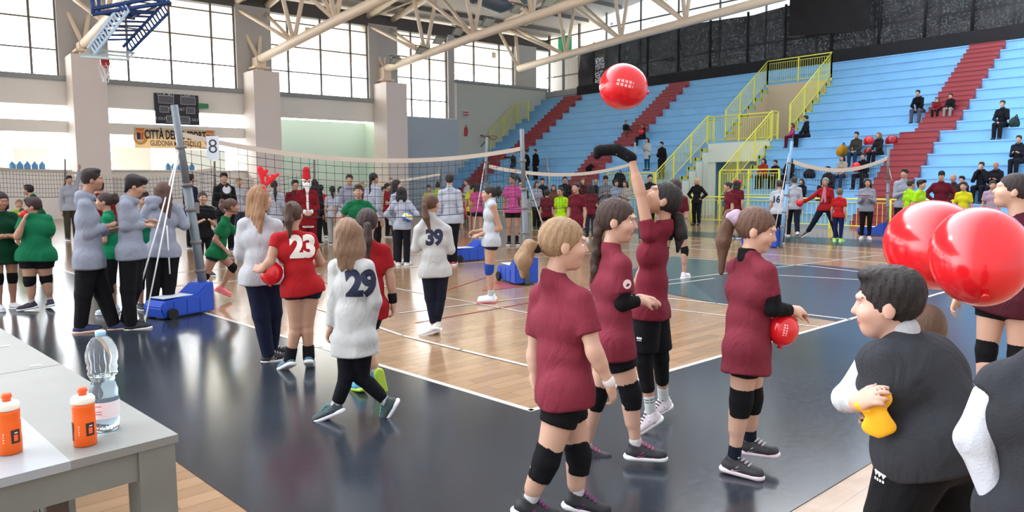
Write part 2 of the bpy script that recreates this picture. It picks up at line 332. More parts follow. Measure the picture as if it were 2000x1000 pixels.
# floodlights on the fourth truss
for (px, py) in ((772, 118), (823, 98), (857, 78), (895, 60), (953, 42), (1010, 16), (1072, 3)):
    p = planex(px, py, 24.0); o = empty('floodlight', p, 0)
    tag(o, 'grey floodlight clamped on the roof truss, number %s from the wall end' % ['one', 'two', 'three', 'four', 'five', 'six', 'seven'][[772, 823, 857, 895, 953, 1010, 1072].index(px)], 'floodlight', 'floodlights on the roof truss')
    b = BM(); v0 = [(-.35, -.28, .1), (.35, -.28, .1), (.3, .22, -.2), (-.3, .22, -.2)]; nrm = Vector((0, -.5, -.86)); lo = [b.verts.new(Vector(q)) for q in v0]; hi = [b.verts.new(Vector(q)*.6-nrm*.16) for q in v0]
    b.faces.new(lo); b.faces.new(hi[::-1])
    for i in range(4): b.faces.new((lo[i], hi[i], hi[(i+1) % 4], lo[(i+1) % 4]))
    bmesh.ops.recalc_face_normals(b, faces=b.faces[:]); obj('housing', b, mat('lamp_housing', srgb(120, 122, 120), .5), o)
    b = BM(); q = [Vector(v)*.86+nrm*.012 for v in v0]; q2 = [v+nrm*.012 for v in q]; A_ = [b.verts.new(v) for v in q]; B_ = [b.verts.new(v) for v in q2]; b.faces.new(A_[::-1]); b.faces.new(B_)
    for i in range(4): b.faces.new((A_[i], A_[(i+1) % 4], B_[(i+1) % 4], B_[i]))
    obj('lens', b, mat('lamp_glass', srgb(190, 204, 200), .15), o)
    b = BM(); tube(b, [(-.36, 0, -.02), (-.36, .05, .25), (.36, .05, .25), (.36, 0, -.02)], .025, 6); obj('bracket', b, MULL, o)
# ventilation duct piece
b = BM(); q = planex(975, 8, 29.); tube(b, [q+np.array([-1.8, 0, .3]), q, q+np.array([1.5, -.6, .6])], .55, 14); tag(obj('ventilation_duct', b, GALV, smooth=False), 'round grey ventilation duct under the roof', 'duct')

# ------------------------------------------------------------------ back wall (x = 38), curtain
b = BM(); box(b, (38, 0, 0), (38.4, 42.4, 8.1)); struct('wall_back', b, WHITE)
b = BM(); box(b, (37.75, 38.3, 7.75), (38.0, 42, 8.15)); struct('trim_12', b, SILL)
b = BM()
for y in (38.6, 40.2, 41.7): box(b, (38.05, y-.06, 8.1), (38.2, y+.06, 13.5))
for z in (9.2, 11.9): box(b, (38.05, 0, z-.04), (38.15, 42, z+.04))
for y in range(3, 38, 3): box(b, (38.05, y-.04, 8.1), (38.15, y+.04, 14.5))
o = struct('window_10', b, MULL); b = BM(); box(b, (38.21, 0, 8.1), (38.22, 42, 14.6)); obj('pane', b, GLASS, o)
for i, (y0, y1, zt, mi) in enumerate(((38.2, 39.3, 11.2, 2), (39.4, 40.5, 10.6, 2), (40.6, 42.2, 11.0, 0))):
    b = BM(); box(b, (39.0, y0, -.02), (39.1, y1+.05, zt)); tag(obj('facade_panel', b, pm[mi]), ['beige facade panel beside the black curtain', 'beige facade panel in the middle of the corner window', 'grey facade panel nearest the hall corner'][i], 'panel')
b = BM(); box(b, (38.9, 40.2, 10.7), (38.95, 41.6, 12.2)); tag(obj('flag', b, mat('green_cloth', srgb(60, 190, 130), .8)), 'green flag seen through the corner window', 'flag')
# translucent speckled roof-light film above the curtain
def film():
    m = bpy.data.materials.new('speckled_white_film'); m.use_nodes = True; n = m.node_tree; b = n.nodes['Principled BSDF']
    t = n.nodes.new('ShaderNodeTexCoord'); vz = n.nodes.new('ShaderNodeTexVoronoi'); vz.inputs['Scale'].default_value = 1.1; n.links.new(t.outputs['Object'], vz.inputs[0])
    cr = n.nodes.new('ShaderNodeValToRGB'); cr.color_ramp.elements[0].position = .05; cr.color_ramp.elements[0].color = srgb(120, 140, 165); cr.color_ramp.elements[1].position = .14; cr.color_ramp.elements[1].color = srgb(236, 244, 250)
    n.links.new(vz.outputs['Distance'], cr.inputs[0]); tr = n.nodes.new('ShaderNodeBsdfTranslucent'); n.links.new(cr.outputs[0], tr.inputs[0]); n.links.new(cr.outputs[0], b.inputs['Base Color'])
    ad = n.nodes.new('ShaderNodeMixShader'); ad.inputs[0].default_value = .8; n.links.new(b.outputs[0], ad.inputs[1]); n.links.new(tr.outputs[0], ad.inputs[2]); n.links.new(ad.outputs[0], n.nodes['Material Output'].inputs[0])
    return m
b = BM(); box(b, (38.5, 0, 8.3), (38.53, 36.6, 16)); tag(obj('translucent_sheet', b, film()), 'bright white speckled translucent sheet above the black curtain', 'sheet')
# curtain with folds
def curtain(name, ycl, zt, zb, x, amp, m, ny=160, nz=18, seed=1):
    b = BM(); rr = random.Random(seed); g = []
    for i in range(ny+1):
        t = i/ny; y = ycl[0]+(ycl[-1]-ycl[0])*t; row = []
        top = np.interp(t, np.linspace(0, 1, len(zt)), zt); bot = np.interp(t, np.linspace(0, 1, len(zb)), zb)
        for j in range(nz+1):
            s = j/nz; z = bot+(top-bot)*s
            f = amp*(math.sin(y*2.6+z*1.9+math.sin(y*.7)*2)+.6*math.sin(y*5.3-z*3.1)+.4*math.sin(y*1.1+z*7))
            row.append(b.verts.new((x+f*(.3+.7*math.sin(math.pi*s)), y, z)))
        g.append(row)
    for i in range(ny):
        for j in range(nz): f = b.faces.new((g[i][j], g[i+1][j], g[i+1][j+1], g[i][j+1])); f.smooth = True
    return b
def gauze():
    m = bpy.data.materials.new('black_gauze'); m.use_nodes = True; n = m.node_tree; b = n.nodes['Principled BSDF']; b.inputs['Roughness'].default_value = .8; b.inputs['Base Color'].default_value = srgb(36, 37, 42)
    t = n.nodes.new('ShaderNodeTexCoord'); nz = n.nodes.new('ShaderNodeTexNoise'); nz.inputs['Scale'].default_value = 12; nz.inputs['Detail'].default_value = 8; n.links.new(t.outputs['Object'], nz.inputs[0])
    mr = n.nodes.new('ShaderNodeMapRange'); mr.inputs[1].default_value = .45; mr.inputs[2].default_value = .75; mr.inputs[3].default_value = .0; mr.inputs[4].default_value = .07; n.links.new(nz.outputs[0], mr.inputs[0])
    tr = n.nodes.new('ShaderNodeBsdfTransparent'); mx = n.nodes.new('ShaderNodeMixShader'); n.links.new(mr.outputs[0], mx.inputs[0]); n.links.new(b.outputs[0], mx.inputs[1]); n.links.new(tr.outputs[0], mx.inputs[2]); n.links.new(mx.outputs[0], n.nodes['Material Output'].inputs[0])
    return m
GZ = gauze()
ct = empty('black_curtain', (0, 0, 0)); tag(ct, 'long black gauze curtain hung along the top of the bleachers', 'curtain')
o = obj('gauze', curtain('gauze', (38.3, 1), [10.95, 10.9, 10.8, 10.95, 10.8, 11.0, 11.1, 11.2, 11.2, 11.2, 11.2, 11.2], [8.1, 8.1], 37.82, .075, GZ), GZ, ct)
b = BM(); box(b, (37.5, 1, 7.58), (37.62, 38.2, 8.2)); obj('base_band', b, BLKC, ct)
for y in (36.8, 34.5, 32.1, 29.7, 27.4, 24.9, 22.6, 20, 17.6, 15.5, 13.5, 11, 8): b = BM(); tube(b, [(37.74, y, 8.1), (37.74, y, 11.0)], .07, 6); obj('seam_band', b, BLKC, ct)
o = obj('hanging_cloth', curtain('c', (22.15, 17.9), [13.5, 13.5], [9.25, 9.1, 9.05, 8.9, 8.95], 37.3, .05, BLKC, 40, 16, 5), mat('dense_black_cloth', srgb(34, 32, 34), .95)); tag(o, 'dense black cloth hanging in front of the black gauze curtain', 'cloth')
# ------------------------------------------------------------------ bleachers
Y0, Y1 = 2.0, 41.69
LOW = [(27.3+.5*k, .42+.44*k) for k in range(8)]            # x front, z top ; last one is the walkway
UPP = [(32.45+.6*j, 3.95+.45*j) for j in range(9)]
CUTL = (19.05, 22.35); CUTU = (19.1, 22.45)
bl = empty('bleachers', (27.3, 20, 0)); tag(bl, 'light blue stepped concrete bleachers along the right side of the hall', 'bleachers')
def segs(cut): return ((Y0, cut[0]), (cut[1], Y1))
OFFB = Vector((27.3, 20, 0))
def bbox_(b, lo, hi): box(b, [lo[i]-OFFB[i] for i in range(3)], [hi[i]-OFFB[i] for i in range(3)])
b = BM()
for k, (x, z) in enumerate(LOW[:7]):
    for y0, y1 in segs(CUTL):
        bbox_(b, (x+.04, y0, 0), (x+.56, y1, z-.05)); bbox_(b, (x, y0, z-.05), (x+.56, y1, z))
obj('lower_tier', b, BLUEB, bl)
b = BM()
for y0, y1 in segs(CUTL): bbox_(b, (30.84, y0, 0), (32.5, y1, 3.45)); bbox_(b, (30.8, y0, 3.45), (32.5, y1, 3.5))
bbox_(b, (30.84, CUTL[0], 2.9), (32.5, CUTL[1], 3.5))
obj('walkway', b, BLUEB, bl)
b = BM()
for j, (x, z) in enumerate(UPP):
    xe = x+.66 if j < 8 else 37.99
    for y0, y1 in segs(CUTU) if x < 36.0 else ((Y0, Y1),):
        bbox_(b, (x+.04, y0, 3.4), (xe, y1, z-.05)); bbox_(b, (x, y0, z-.05), (xe, y1, z))
obj('upper_tier', b, BLUEB, bl)
PALE = mat('vomitory_paint', srgb(214, 224, 216), .8); TAN = mat('tan_paint', srgb(196, 182, 156), .8)
def voids():
    b = BM(); y0, y1 = CUTL
    for y, s in ((y0, 1), (y1, -1)):           # side linings following the steps
        for x, z in LOW[:7]: bbox_(b, (x+.04, min(y, y+s*.03), 0), (x+.56, max(y, y+s*.03), z-.06))
    bbox_(b, (30.78, y0, 2.55), (30.84, y1, 3.44)); bbox_(b, (30.84, y0, 0), (30.9, y0+.4, 2.9)); bbox_(b, (30.84, y1-.4, 0), (30.9, y1, 2.9)); bbox_(b, (32.4, y0, 0), (32.5, y1, 2.9))
    obj('lower_opening', b, PALE, bl)
    b = BM(); y0, y1 = CUTU
    bbox_(b, (36.0, y0, 3.5), (36.06, y1, 6.6)); 
    for y, s in ((y0, 1), (y1, -1)):
        for x, z in UPP[:6]: bbox_(b, (x+.04, min(y, y+s*.03), 3.5), (x+.64, max(y, y+s*.03), z-.06))
    obj('upper_opening', b, TAN, bl)
voids()
# red stairs: flights painted on the bleachers
def flight(rows, y0, y1, label):
    b = BM(); dz = rows[1][1]-rows[0][1]; dx = rows[1][0]-rows[0][0]
    for x, z in rows: bbox_(b, (x-dx/2, y0, z-dz-.01), (x+.02, y1, z-dz/2)); bbox_(b, (x-.012, y0, z-dz/2-.02), (min(x+dx, 37.98), y1, z+.012))
    o = obj('staircase', b, REDS, bl); o['label'] = label
    b = BM()
    for x, z in rows: bbox_(b, (x-dx/2-.02, y0, z-dz/2-.025), (x-dx/2+.01, y1, z-dz/2+.004)); bbox_(b, (x-.035, y0, z-.02), (x, y1, z+.018))
    obj('nosing', b, mat('red_nosing', srgb(128, 44, 54), .6), o)
for (yu, yl, nm) in (((12.0, 13.4), (11.95, 13.4), 'nearest the right edge'), ((28.5, 30.0), (28.2, 30.0), 'left of the yellow railings'), ((37.5, 39.3), (37.8, 39.5), 'nearest the extinguisher wall')):
    flight(LOW[:7]+[(30.8, 3.5)], yl[0], yl[1], 'lower flight of red stairs '+nm)
    flight(UPP[:9], yu[0], yu[1], 'upper flight of red stairs '+nm)
# ------------------------------------------------------------------ yellow railings
def railing(pts, h, label, gap=.12, post_every=1.6, group='yellow railings of the bleachers', name='railing', foot=0.0, low=.1):
    o0 = Vector([float(c) for c in pts[0]]); o = empty(name, o0); tag(o, label, 'railing', group)
    P = [Vector([float(c) for c in p])-o0 for p in pts]; up = Vector((0, 0, h)); lo = Vector((0, 0, low))
    b = BM(); tube(b, [p+up for p in P], .03, 8); obj('top_rail', b, YEL, o)
    b = BM(); tube(b, [p+up*.88 for p in P], .014, 6); tube(b, [p+lo for p in P], .018, 6); obj('cross_rail', b, YEL, o)
    bp = BM()
    for p, q in zip(P, P[1:]):
        L = (q-p).length; n = max(1, int(L/gap))
        for i in range(1, n): c = p.lerp(q, i/n); tube(bp, [c+lo, c+up*.88], .009, 4, caps=False)
        m = max(1, round(L/post_every))
        for i in range(m+1):
            if i == 0 and p is not P[0]: continue
            c = p.lerp(q, i/m); b = BM(); box(b, c+Vector((-.03, -.03, -foot)), c+Vector((.03, .03, h))); obj('post', b, YEL, o)
    obj('picket', bp, YEL, o)['kind'] = 'stuff'
YL, YR = CUTL[1]+.06, CUTL[0]-.06
railing([(27.0, YL, .9), (30.8, YL, 3.6), (31.3, YL, 3.6)], 1.15, 'sloping yellow railing left of the lower bleacher opening', foot=.2)
railing([(27.0, YR, .9), (30.8, YR, 3.6), (31.3, YR, 3.6)], 1.15, 'sloping yellow railing right of the lower bleacher opening', foot=.2)
railing([(30.85, YL, 3.5), (30.85, YR, 3.5)], 1.2, 'level yellow railing above the lower bleacher opening')
YL, YR = CUTU[1]+.06, CUTU[0]-.06
railing([(32.4, YL, 4.0), (36.0, YL, 6.7)], 1.15, 'sloping yellow railing left of the upper bleacher opening', foot=.2)
railing([(32.4, YR, 4.0), (36.0, YR, 6.7)], 1.15, 'sloping yellow railing right of the upper bleacher opening', foot=.2)
railing([(36.0, YL, 6.65), (36.0, YR, 6.65)], 1.2, 'topmost level yellow railing under the black curtain')
railing([(32.2, 41.2, 3.9), (34.6, 41.2, 5.9), (34.8, 40.2, 5.95)], 1.25, 'yellow railing in the far corner below the fire extinguisher wall', foot=.1)
for Y, rows, n_, dx in ((CUTL[0]-.06, LOW[:7], 7, .55), (CUTL[1]+.06, LOW[:7], 7, .55), (CUTU[0]-.06, UPP[:6], 6, .62), (CUTU[1]+.06, UPP[:6], 6, .62)):
    b = BM()
    for x, z in rows: bbox_(b, (x-.02, Y-.03, z-.4), (x+.1, Y+.03, z+.16)); bbox_(b, (x, Y-.03, z), (x+dx, Y+.03, z+.14))
    obj('step_edging', b, mat('olive_yellow_paint', srgb(196, 188, 60), .5), bl)
q0, q1 = planex(1522, 333, 27.1), planex(1407, 333, 27.1); railing([(27.1, q0[1], 1.0), (27.1, q1[1], 1.0)], 1.1, 'level yellow railing right of the lower opening, behind the net post', foot=1.0)
q0, q1 = planex(1278, 337, 27.1), planex(1186, 337, 27.1); railing([(27.1, q0[1], 1.0), (27.1, q1[1], 1.0)], 1.05, 'level yellow railing left of the lower opening, below the white coat', foot=1.0)
# floor barriers in a row
names = ['nearest the right edge', 'behind the woman with long dark hair holding a folder', 'behind the person in the red jumper', 'behind the white number 16 shirt', 'beside the woman in black by the opening', 'in front of the lower opening', 'behind the girl throwing the balloon', 'below the black backpack', 'behind the lime green shirt', 'behind the maroon player with bare arms', 'left of the post with the blue base', 'behind the pink shirt', 'behind the tank top player', 'in the far left stretch', 'at the far left end of the row']
yb = 9.3
for i, nm in enumerate(names):
    x = 25.35-.0*i; railing([(x, yb+.03, 0), (x, yb+1.92, 0)], 1.03, 'yellow metal barrier '+nm, gap=.16, post_every=1.9, group='yellow barriers along the court', name='barrier', low=.12)
    yb += 1.97
for y, nm in ((15.15, 'between the white shirt and the red jumper'), (19.1, 'right of the woman in black'), (34.8, 'at the far left end of the barriers')):
    b = BM(); tube(b, [(25.3, y, 0), (25.3, y, 1.12)], .07, 10); tag(obj('padded_post', b, YEL), 'thick yellow post '+nm, 'post', 'thick yellow posts')

# ------------------------------------------------------------------ wall fittings
b = BM(); q = planey(910, 256, 41.6)
fe = empty('fire_extinguisher', q); tag(fe, 'red fire extinguisher on the pale wall left of the bleachers', 'fire extinguisher')
lathe(b, [(.09, -.32), (.1, -.28), (.1, .15), (.07, .24), (.03, .27)], 12); obj('cylinder', b, mat('red_enamel', srgb(190, 40, 45), .35), fe)
b = BM(); tube(b, [(0, 0, .26), (0, 0, .36), (.08, 0, .40)], .022, 6); tube(b, [(0, 0, .33), (.13, 0, .2), (.14, 0, -.1)], .014, 6); obj('hose_valve', b, BLKC, fe)
q = planey(910, 222, 41.62); b = BM(); box(b, (-.25, -.01, -.2), (.25, .01, .2)); o = obj('extinguisher_sign', b, mat('sign_white', srgb(220, 210, 205), .6)); o.location = q; tag(o, 'small red and white sign above the fire extinguisher', 'sign')
b = BM()
for i in range(4):
    for j in range(2): box(b, (-.21+.11*i, -.02, -.15+.17*j), (-.13+.11*i, -.011, -.03+.17*j))
obj('print', b, mat('print_red', srgb(170, 60, 66), .6), o)
# scoreboard on the beam
q0, q1 = planey(303, 180, 41.6), planey(389, 187, 41.6); zt = (q0[2]+q1[2])/2; q2 = planey(310, 241, 41.6); W_ = q1[0]-q0[0]; Hh = zt-q2[2]
sb = empty('scoreboard', (float(q0[0]), 41.745, float(q2[2]))); tag(sb, 'black electronic scoreboard hanging above the banner', 'scoreboard')
b = BM(); box(b, (0, 0, 0), (W_, .15, Hh)); obj('case', b, mat('scoreboard_black', srgb(44, 42, 52), .5), sb)
b = BM(); fr = [(.08, .68, .42, .93), (.58, .68, .92, .93), (.10, .38, .30, .58), (.70, .38, .90, .58), (.24, .06, .5, .27), (.51, .06, .77, .27)]
for x0, z0, x1, z1 in fr: box(b, (x0*W_, -.012, z0*Hh), (x1*W_, -.002, z1*Hh))
obj('display', b, mat('display_grey', srgb(92, 92, 100), .4), sb)
b = BM()
for x0, z0, x1, z1 in fr:
    for a in ((x0, z0, x1, z0), (x0, z1, x1, z1), (x0, z0, x0, z1), (x1, z0, x1, z1)): box(b, (a[0]*W_-.015, -.02, a[1]*Hh-.015), (a[2]*W_+.015, -.012, a[3]*Hh+.015))
obj('display_frame', b, mat('frame_grey', srgb(170, 172, 176), .5), sb)
def put_text(parent, s, size, x, y, z, m, bold=0.0, depth=.006, sx=1.0, name='lettering', rot=None):
    me = text_mesh(s, size, bold); b = BM(); b.from_mesh(me); 
    for v in b.verts: X, Yv = v.co.x*sx, v.co.y; v.co = Vector((x+X, y, z+Yv))
    g = bmesh.ops.extrude_face_region(b, geom=b.faces[:]); 
    for v in g['geom']:
        if isinstance(v, bmesh.types.BMVert): v.co.y -= depth
    bmesh.ops.recalc_face_normals(b, faces=b.faces[:])
    return obj(name, b, m, parent)
LT = mat('lettering_pale', srgb(205, 208, 212), .5)
put_text(sb, 'LOCALI', .24, W_*.25, -.02, Hh*.965, LT, .004); put_text(sb, 'OSPITI', .24, W_*.75, -.02, Hh*.965, LT, .004)
put_text(sb, 'FALLI', .2, W_*.40, -.02, Hh*.5, LT); put_text(sb, 'SET', .2, W_*.60, -.02, Hh*.5, LT); put_text(sb, 'T.OUT', .2, W_*.12, -.02, Hh*.17, LT); put_text(sb, 'T.OUT', .2, W_*.88, -.02, Hh*.17, LT)
q = planey(397, 207, 41.7); b = BM(); box(b, (q[0]-.26, 41.65, q[2]-.12), (q[0]+.26, 41.75, q[2]+.13)); tag(obj('exit_sign', b, mat('sign_green', srgb(60, 140, 90), .5)), 'small green emergency exit sign beside the scoreboard', 'sign')
# banner
def trans_cloth():
    m = mat('banner_cream', srgb(240, 222, 190), .7); n = m.node_tree; tr = n.nodes.new('ShaderNodeBsdfTranslucent'); tr.inputs[0].default_value = srgb(240, 218, 180)
    mx = n.nodes.new('ShaderNodeMixShader'); mx.inputs[0].default_value = .35; n.links.new(n.nodes['Principled BSDF'].outputs[0], mx.inputs[1]); n.links.new(tr.outputs[0], mx.inputs[2]); n.links.new(mx.outputs[0], n.nodes['Material Output'].inputs[0]); return m
q0 = planey(264, 248, 41.6); q1 = planey(423, 258, 41.6); q2 = planey(265, 288, 41.6); bw = q1[0]-q0[0]; bh = q0[2]-q2[2]; zc = q2[2]
bn = empty('banner', (float(q0[0]), 41.87, float(zc))); tag(bn, 'long cream banner reading CITTA DELLO SPORT under the scoreboard', 'banner')
b = BM(); box(b, (0, 0, 0), (bw, .02, bh)); obj('cloth', b, trans_cloth(), bn)
IN = mat('lettering_black', srgb(52, 46, 48), .6)
put_text(bn, 'CITTÀ DELLO SPORT', .62, bw*.5, -.004, bh*.66, IN, .018, sx=.52); put_text(bn, 'GUIDONIA MONTECELIO', .38, bw*.5, -.004, bh*.24, mat('lettering_grey', srgb(110, 100, 96), .6), .008, sx=.58)
for cx in (.07, .93):
    b = BM(); ng = 14
    def disc(cx_, cz_, rx, rzz, y0, mi):
        lo = [b.verts.new((cx_+rx*math.cos(i*2*math.pi/ng), y0, cz_+rzz*math.sin(i*2*math.pi/ng))) for i in range(ng)]; f = b.faces.new(lo); f.material_index = mi
    X = cx*bw; disc(X, bh*.5, .34, .36, -.004, 0); disc(X-.02, bh*.52, .22, .26, -.008, 1)
    box(b, (X-.16, -.012, bh*.42), (X, -.009, bh*.75), 2); box(b, (X, -.012, bh*.42), (X+.16, -.009, bh*.75), 3); box(b, (X-.2, -.012, bh*.86), (X+.2, -.006, bh*.97), 3)
    obj('coat_of_arms', b, [mat('crest_gold', srgb(226, 170, 80), .6), mat('crest_cream', srgb(240, 220, 190), .6), mat('crest_navy', srgb(40, 50, 90), .6), mat('crest_orange', srgb(226, 110, 50), .6)], bn)
# packs of blue bottles on the low wall
for px, py, nm in ((54, 328, 'on the low wall at the far left'), (352, 332, 'on the low wall behind the left net post')):
    q = planey(px, py, 42.1); o = empty('bottle_pack', (q[0], 42.1, 2.36)); tag(o, 'shrink-wrapped pack of blue water bottles '+nm, 'water bottles', 'bottle packs')
    for i in range(5):
        b = BM(); lathe(b, [(.13, 0), (.14, .05), (.14, .22), (.05, .33), (.05, .36)], 8, c=(-.6+.3*i, 0, 0)); obj('bottle', b, mat('blue_pet', srgb(90, 150, 200), .2), o)
# ------------------------------------------------------------------ ceiling basketball hoop
def basket():
    D = 26.0
    def W3(px, py, dd=0): return Vector([float(c) for c in at_depth(px, py, D+dd)])
    base = W3(210, 105); o = empty('basketball_hoop', base); tag(o, 'ceiling-hung folding basketball hoop with blue lattice arms and glass backboard', 'basketball hoop')
    NB = mat('navy_steel', srgb(34, 66, 122), .4); LB = mat('light_blue_steel', srgb(190, 214, 236), .4)
    L = lambda *a: W3(*a)-base
    b = BM()
    for (x0, y0, x1, y1, d0, d1, r) in ((180, 18, 335, -10, 0, 0, .06), (180, 28, 333, 4, 0, 0, .06), (180, -8, 182, 28, 0, 0, .06), (192, -8, 194, 26, 0, 0, .05), (195, 25, 262, 36, 0, 1, .05), (240, 5, 262, 32, .5, .5, .12), (262, 32, 320, 5, 1, 1, .03), (248, 18, 310, 8, 1, 1, .05), (250, 24, 300, 25, .5, .8, .05), (230, 12, 255, 24, 0, 0, .05), (320, 5, 322, -8, 0, 0, .06), (290, -5, 335, 8, 0, 0, .06)):
        tube(b, [L(x0, y0, d0), L(x1, y1, d1)], r, 6)
    obj('ceiling_frame', b, NB, o)
    for (a0, a1, dd) in (((240, 2), (172, 95), 0), ((318, 8), (240, 92), 1.2)):
        b = BM(); p, q = L(a0[0], a0[1], dd), L(a1[0], a1[1], dd); s = Vector((0, 0, -.28))+Vector([float(c) for c in Rv])*.16
        tube(b, [p, q], .045, 6); tube(b, [p+s, q+s*.8], .045, 6)
        for i in range(15): t = i/15; c = p.lerp(q, t); tube(b, [c, c+s], .03, 4)
        obj('lattice_arm', b, LB if dd == 0 else NB, o)
    b = BM()
    for t in (.18, .3, .42, .52, .62, .72, .82): tube(b, [L(240, 2, 0).lerp(L(172, 95, 0), t), L(318, 8, 1.2).lerp(L(240, 92, 1.2), t)], .035, 5)
    obj('cross_bar', b, NB, o)
    gl = mat('backboard_glass', srgb(205, 232, 232), .08, alpha=.55)
    p = [L(158, 111, -.4), L(248, 117, -.4), L(262, 104, .9), L(176, 97, .9)]
    b = BM(); lo = [b.verts.new(v) for v in p]; hi = [b.verts.new(v+Vector((0, 0, .05))) for v in p]; b.faces.new(lo[::-1]); b.faces.new(hi)
    for i in range(4): b.faces.new((lo[i], lo[(i+1) % 4], hi[(i+1) % 4], hi[i]))
    bb = obj('backboard', b, gl, o)
    b = BM(); tube(b, p+[p[0]], .035, 6); obj('backboard_frame', b, mat('pale_steel', srgb(206, 216, 220), .4), bb)
    c = L(205, 124, 0); rim = []
    b = BM()
    for i in range(17): a = i*2*math.pi/16; rim.append(c+Vector((.06*math.cos(a), .225*math.cos(a)*0+.1*math.sin(a), .225*math.sin(a)*0.6)))
    tube(b, rim, .02, 6, caps=False); box(b, c+Vector((-.12, -.05, -.05)), c+Vector((.12, .05, .2))); rm = obj('rim', b, mat('red_enamel', srgb(190, 40, 45), .35), o)
    b = BM()
    for i in range(8):
        a = i*math.pi/4; p0 = c+Vector((.12*math.cos(a), .18*math.sin(a), 0)); pts = [p0+Vector((math.sin(i+j)*.05, math.cos(i+j)*.05, -.11*j)) for j in range(6)]; tube(b, pts, .012, 4)
    obj('hoop_net', b, mat('white_cord', srgb(224, 222, 218), .8), rm)
basket()
# ------------------------------------------------------------------ volleyball posts and nets
ROPE = mat('white_rope', srgb(226, 226, 222), .7); TAPE = mat('net_tape', srgb(198, 186, 172), .8, noise=.08, nscale=3); CORD = mat('net_cord', srgb(48, 48, 50), .8)
def post_base(o, ang, sc=1.0):
    """blue ballast box on wheels, local x away from the pole"""
    c, s = math.cos(ang), math.sin(ang)
    def T(b):
        for v in b.verts: x, y = v.co.x*sc, v.co.y*sc; v.co = Vector((x*c-y*s, x*s+y*c, v.co.z*sc))
        return b
    b = BM(); prof = [(.02, .03), (1.0, .03), (1.05, .2), (.98, .30), (.38, .34), (.16, .5), (.02, .52)]
    lo = [b.verts.new((x, -.24, z)) for x, z in prof]; hi = [b.verts.new((x, .24, z)) for x, z in prof]
    b.faces.new(lo); b.faces.new(hi[::-1])
    for i in range(len(prof)): b.faces.new((lo[i], hi[i], hi[(i+1) % len(prof)], lo[(i+1) % len(prof)]))
    bmesh.ops.recalc_face_normals(b, faces=b.faces[:]); bmesh.ops.bevel(b, geom=b.edges[:], offset=.02, segments=2, affect='EDGES')
    for x in (.3, .55, .8): box(b, (x-.015, -.25, .05), (x+.015, -.235, .28)); box(b, (x-.015, .235, .05), (x+.015, .25, .28))
    obj('ballast_box', T(b), BLUEP, o)
    b = BM(); box(b, (.4, -.18, .335), (.95, .18, .347)); obj('lid_panel', T(b), mat('pale_lid', srgb(190, 200, 210), .5), o)
    for y in (-.27, .27):
        b = BM(); n = 14
        A_ = [b.verts.new((.86+.09*math.cos(i*2*math.pi/n), y-.025, .09+.09*math.sin(i*2*math.pi/n))) for i in range(n)]; B_ = [b.verts.new((v.co.x, y+.025, v.co.z)) for v in A_]
        b.faces.new(A_[::-1]); b.faces.new(B_)
        for i in range(n): b.faces.new((A_[i], A_[(i+1) % n], B_[(i+1) % n], B_[i]))
        obj('wheel', T(b), BLKC, o)
def vpost(ground, top, ang, label, base=True, r=.045, sc=1.0, col=None, ropes=()):
    g = Vector([float(c) for c in ground]); o = empty('net_post', g); tag(o, label, 'volleyball post', 'volleyball net posts')
    t = Vector([float(c) for c in top])-g; m = col or GALV
    b = BM(); tube(b, [(0, 0, .02), t*.62], r, 12); obj('lower_pole', b, m, o)
    b = BM(); tube(b, [t*.6, t], r*.78, 12); obj('upper_pole', b, m, o)
    for f in (.2, .34, .5, .62, .8):
        b = BM(); c = t*f; tube(b, [c-t.normalized()*.02, c+t.normalized()*.02], r*1.25, 10)
        if f == .5: box(b, t*.5+Vector((r*.6, -.03, -.05)), t*.5+Vector((.1, .03, .09)))
        obj('clamp', b, MULL, o)
    if base: post_base(o, ang, sc)
    for (p0, p1) in ropes:
        b = BM(); A_, B_ = Vector([float(c) for c in p0])-g, Vector([float(c) for c in p1])-g; mid = (A_+B_)/2+Vector((.0, .0, -.03)); tube(b, [A_, mid, B_], .009, 6); obj('rope', b, ROPE, o)
    return g+t
def net(p0, p1, h, label, sag=.15, cell=.11, tr=.0032, tape=.035, n_sag=24, low_tape=False):
    A_, B_ = Vector([float(c) for c in p0]), Vector([float(c) for c in p1]); o = empty('volleyball_net', A_); tag(o, label, 'volleyball net', 'volleyball nets')
    D = B_-A_; L = D.length
    def P(t, s):  # s 0 top ..1 bottom
        sg = sag*(1-(2*t-1)**2)*(1-.35*s); wob = .02*math.sin(t*19+s*3)
        return D*t+Vector((wob*.5, wob, -sg-s*h))
    b = BM(); N = n_sag
    up = [P(i/N, 0) for i in range(N+1)]
    for i in range(N):
        a, c = up[i], up[i+1]; d = (c-a).normalized(); s = d.cross(Vector((0, 0, 1))).normalized()*.006; u = Vector((0, 0, tape))
        vs = [b.verts.new(v) for v in (a-s-u, a+s-u, a+s+u, a-s+u, c-s-u, c+s-u, c+s+u, c-s+u)]
        for q in ((0, 1, 2, 3), (4, 7, 6, 5), (0, 4, 5, 1), (1, 5, 6, 2), (2, 6, 7, 3), (3, 7, 4, 0)): b.faces.new([vs[k] for k in q])
    obj('top_tape', b, TAPE, o)
    b = BM(); nc = max(4, int(L/cell)); nr = max(3, int(h/cell))
    for j in range(1, nr+1): tube(b, [P(i/N, j/nr) for i in range(N+1)], tr*(1.8 if j == nr else 1), 3, caps=False)
    for i in range(nc+1): t = i/nc; tube(b, [P(t, j/5) for j in range(6)], tr, 3, caps=False)
    obj('netting', b, CORD, o)
    return o
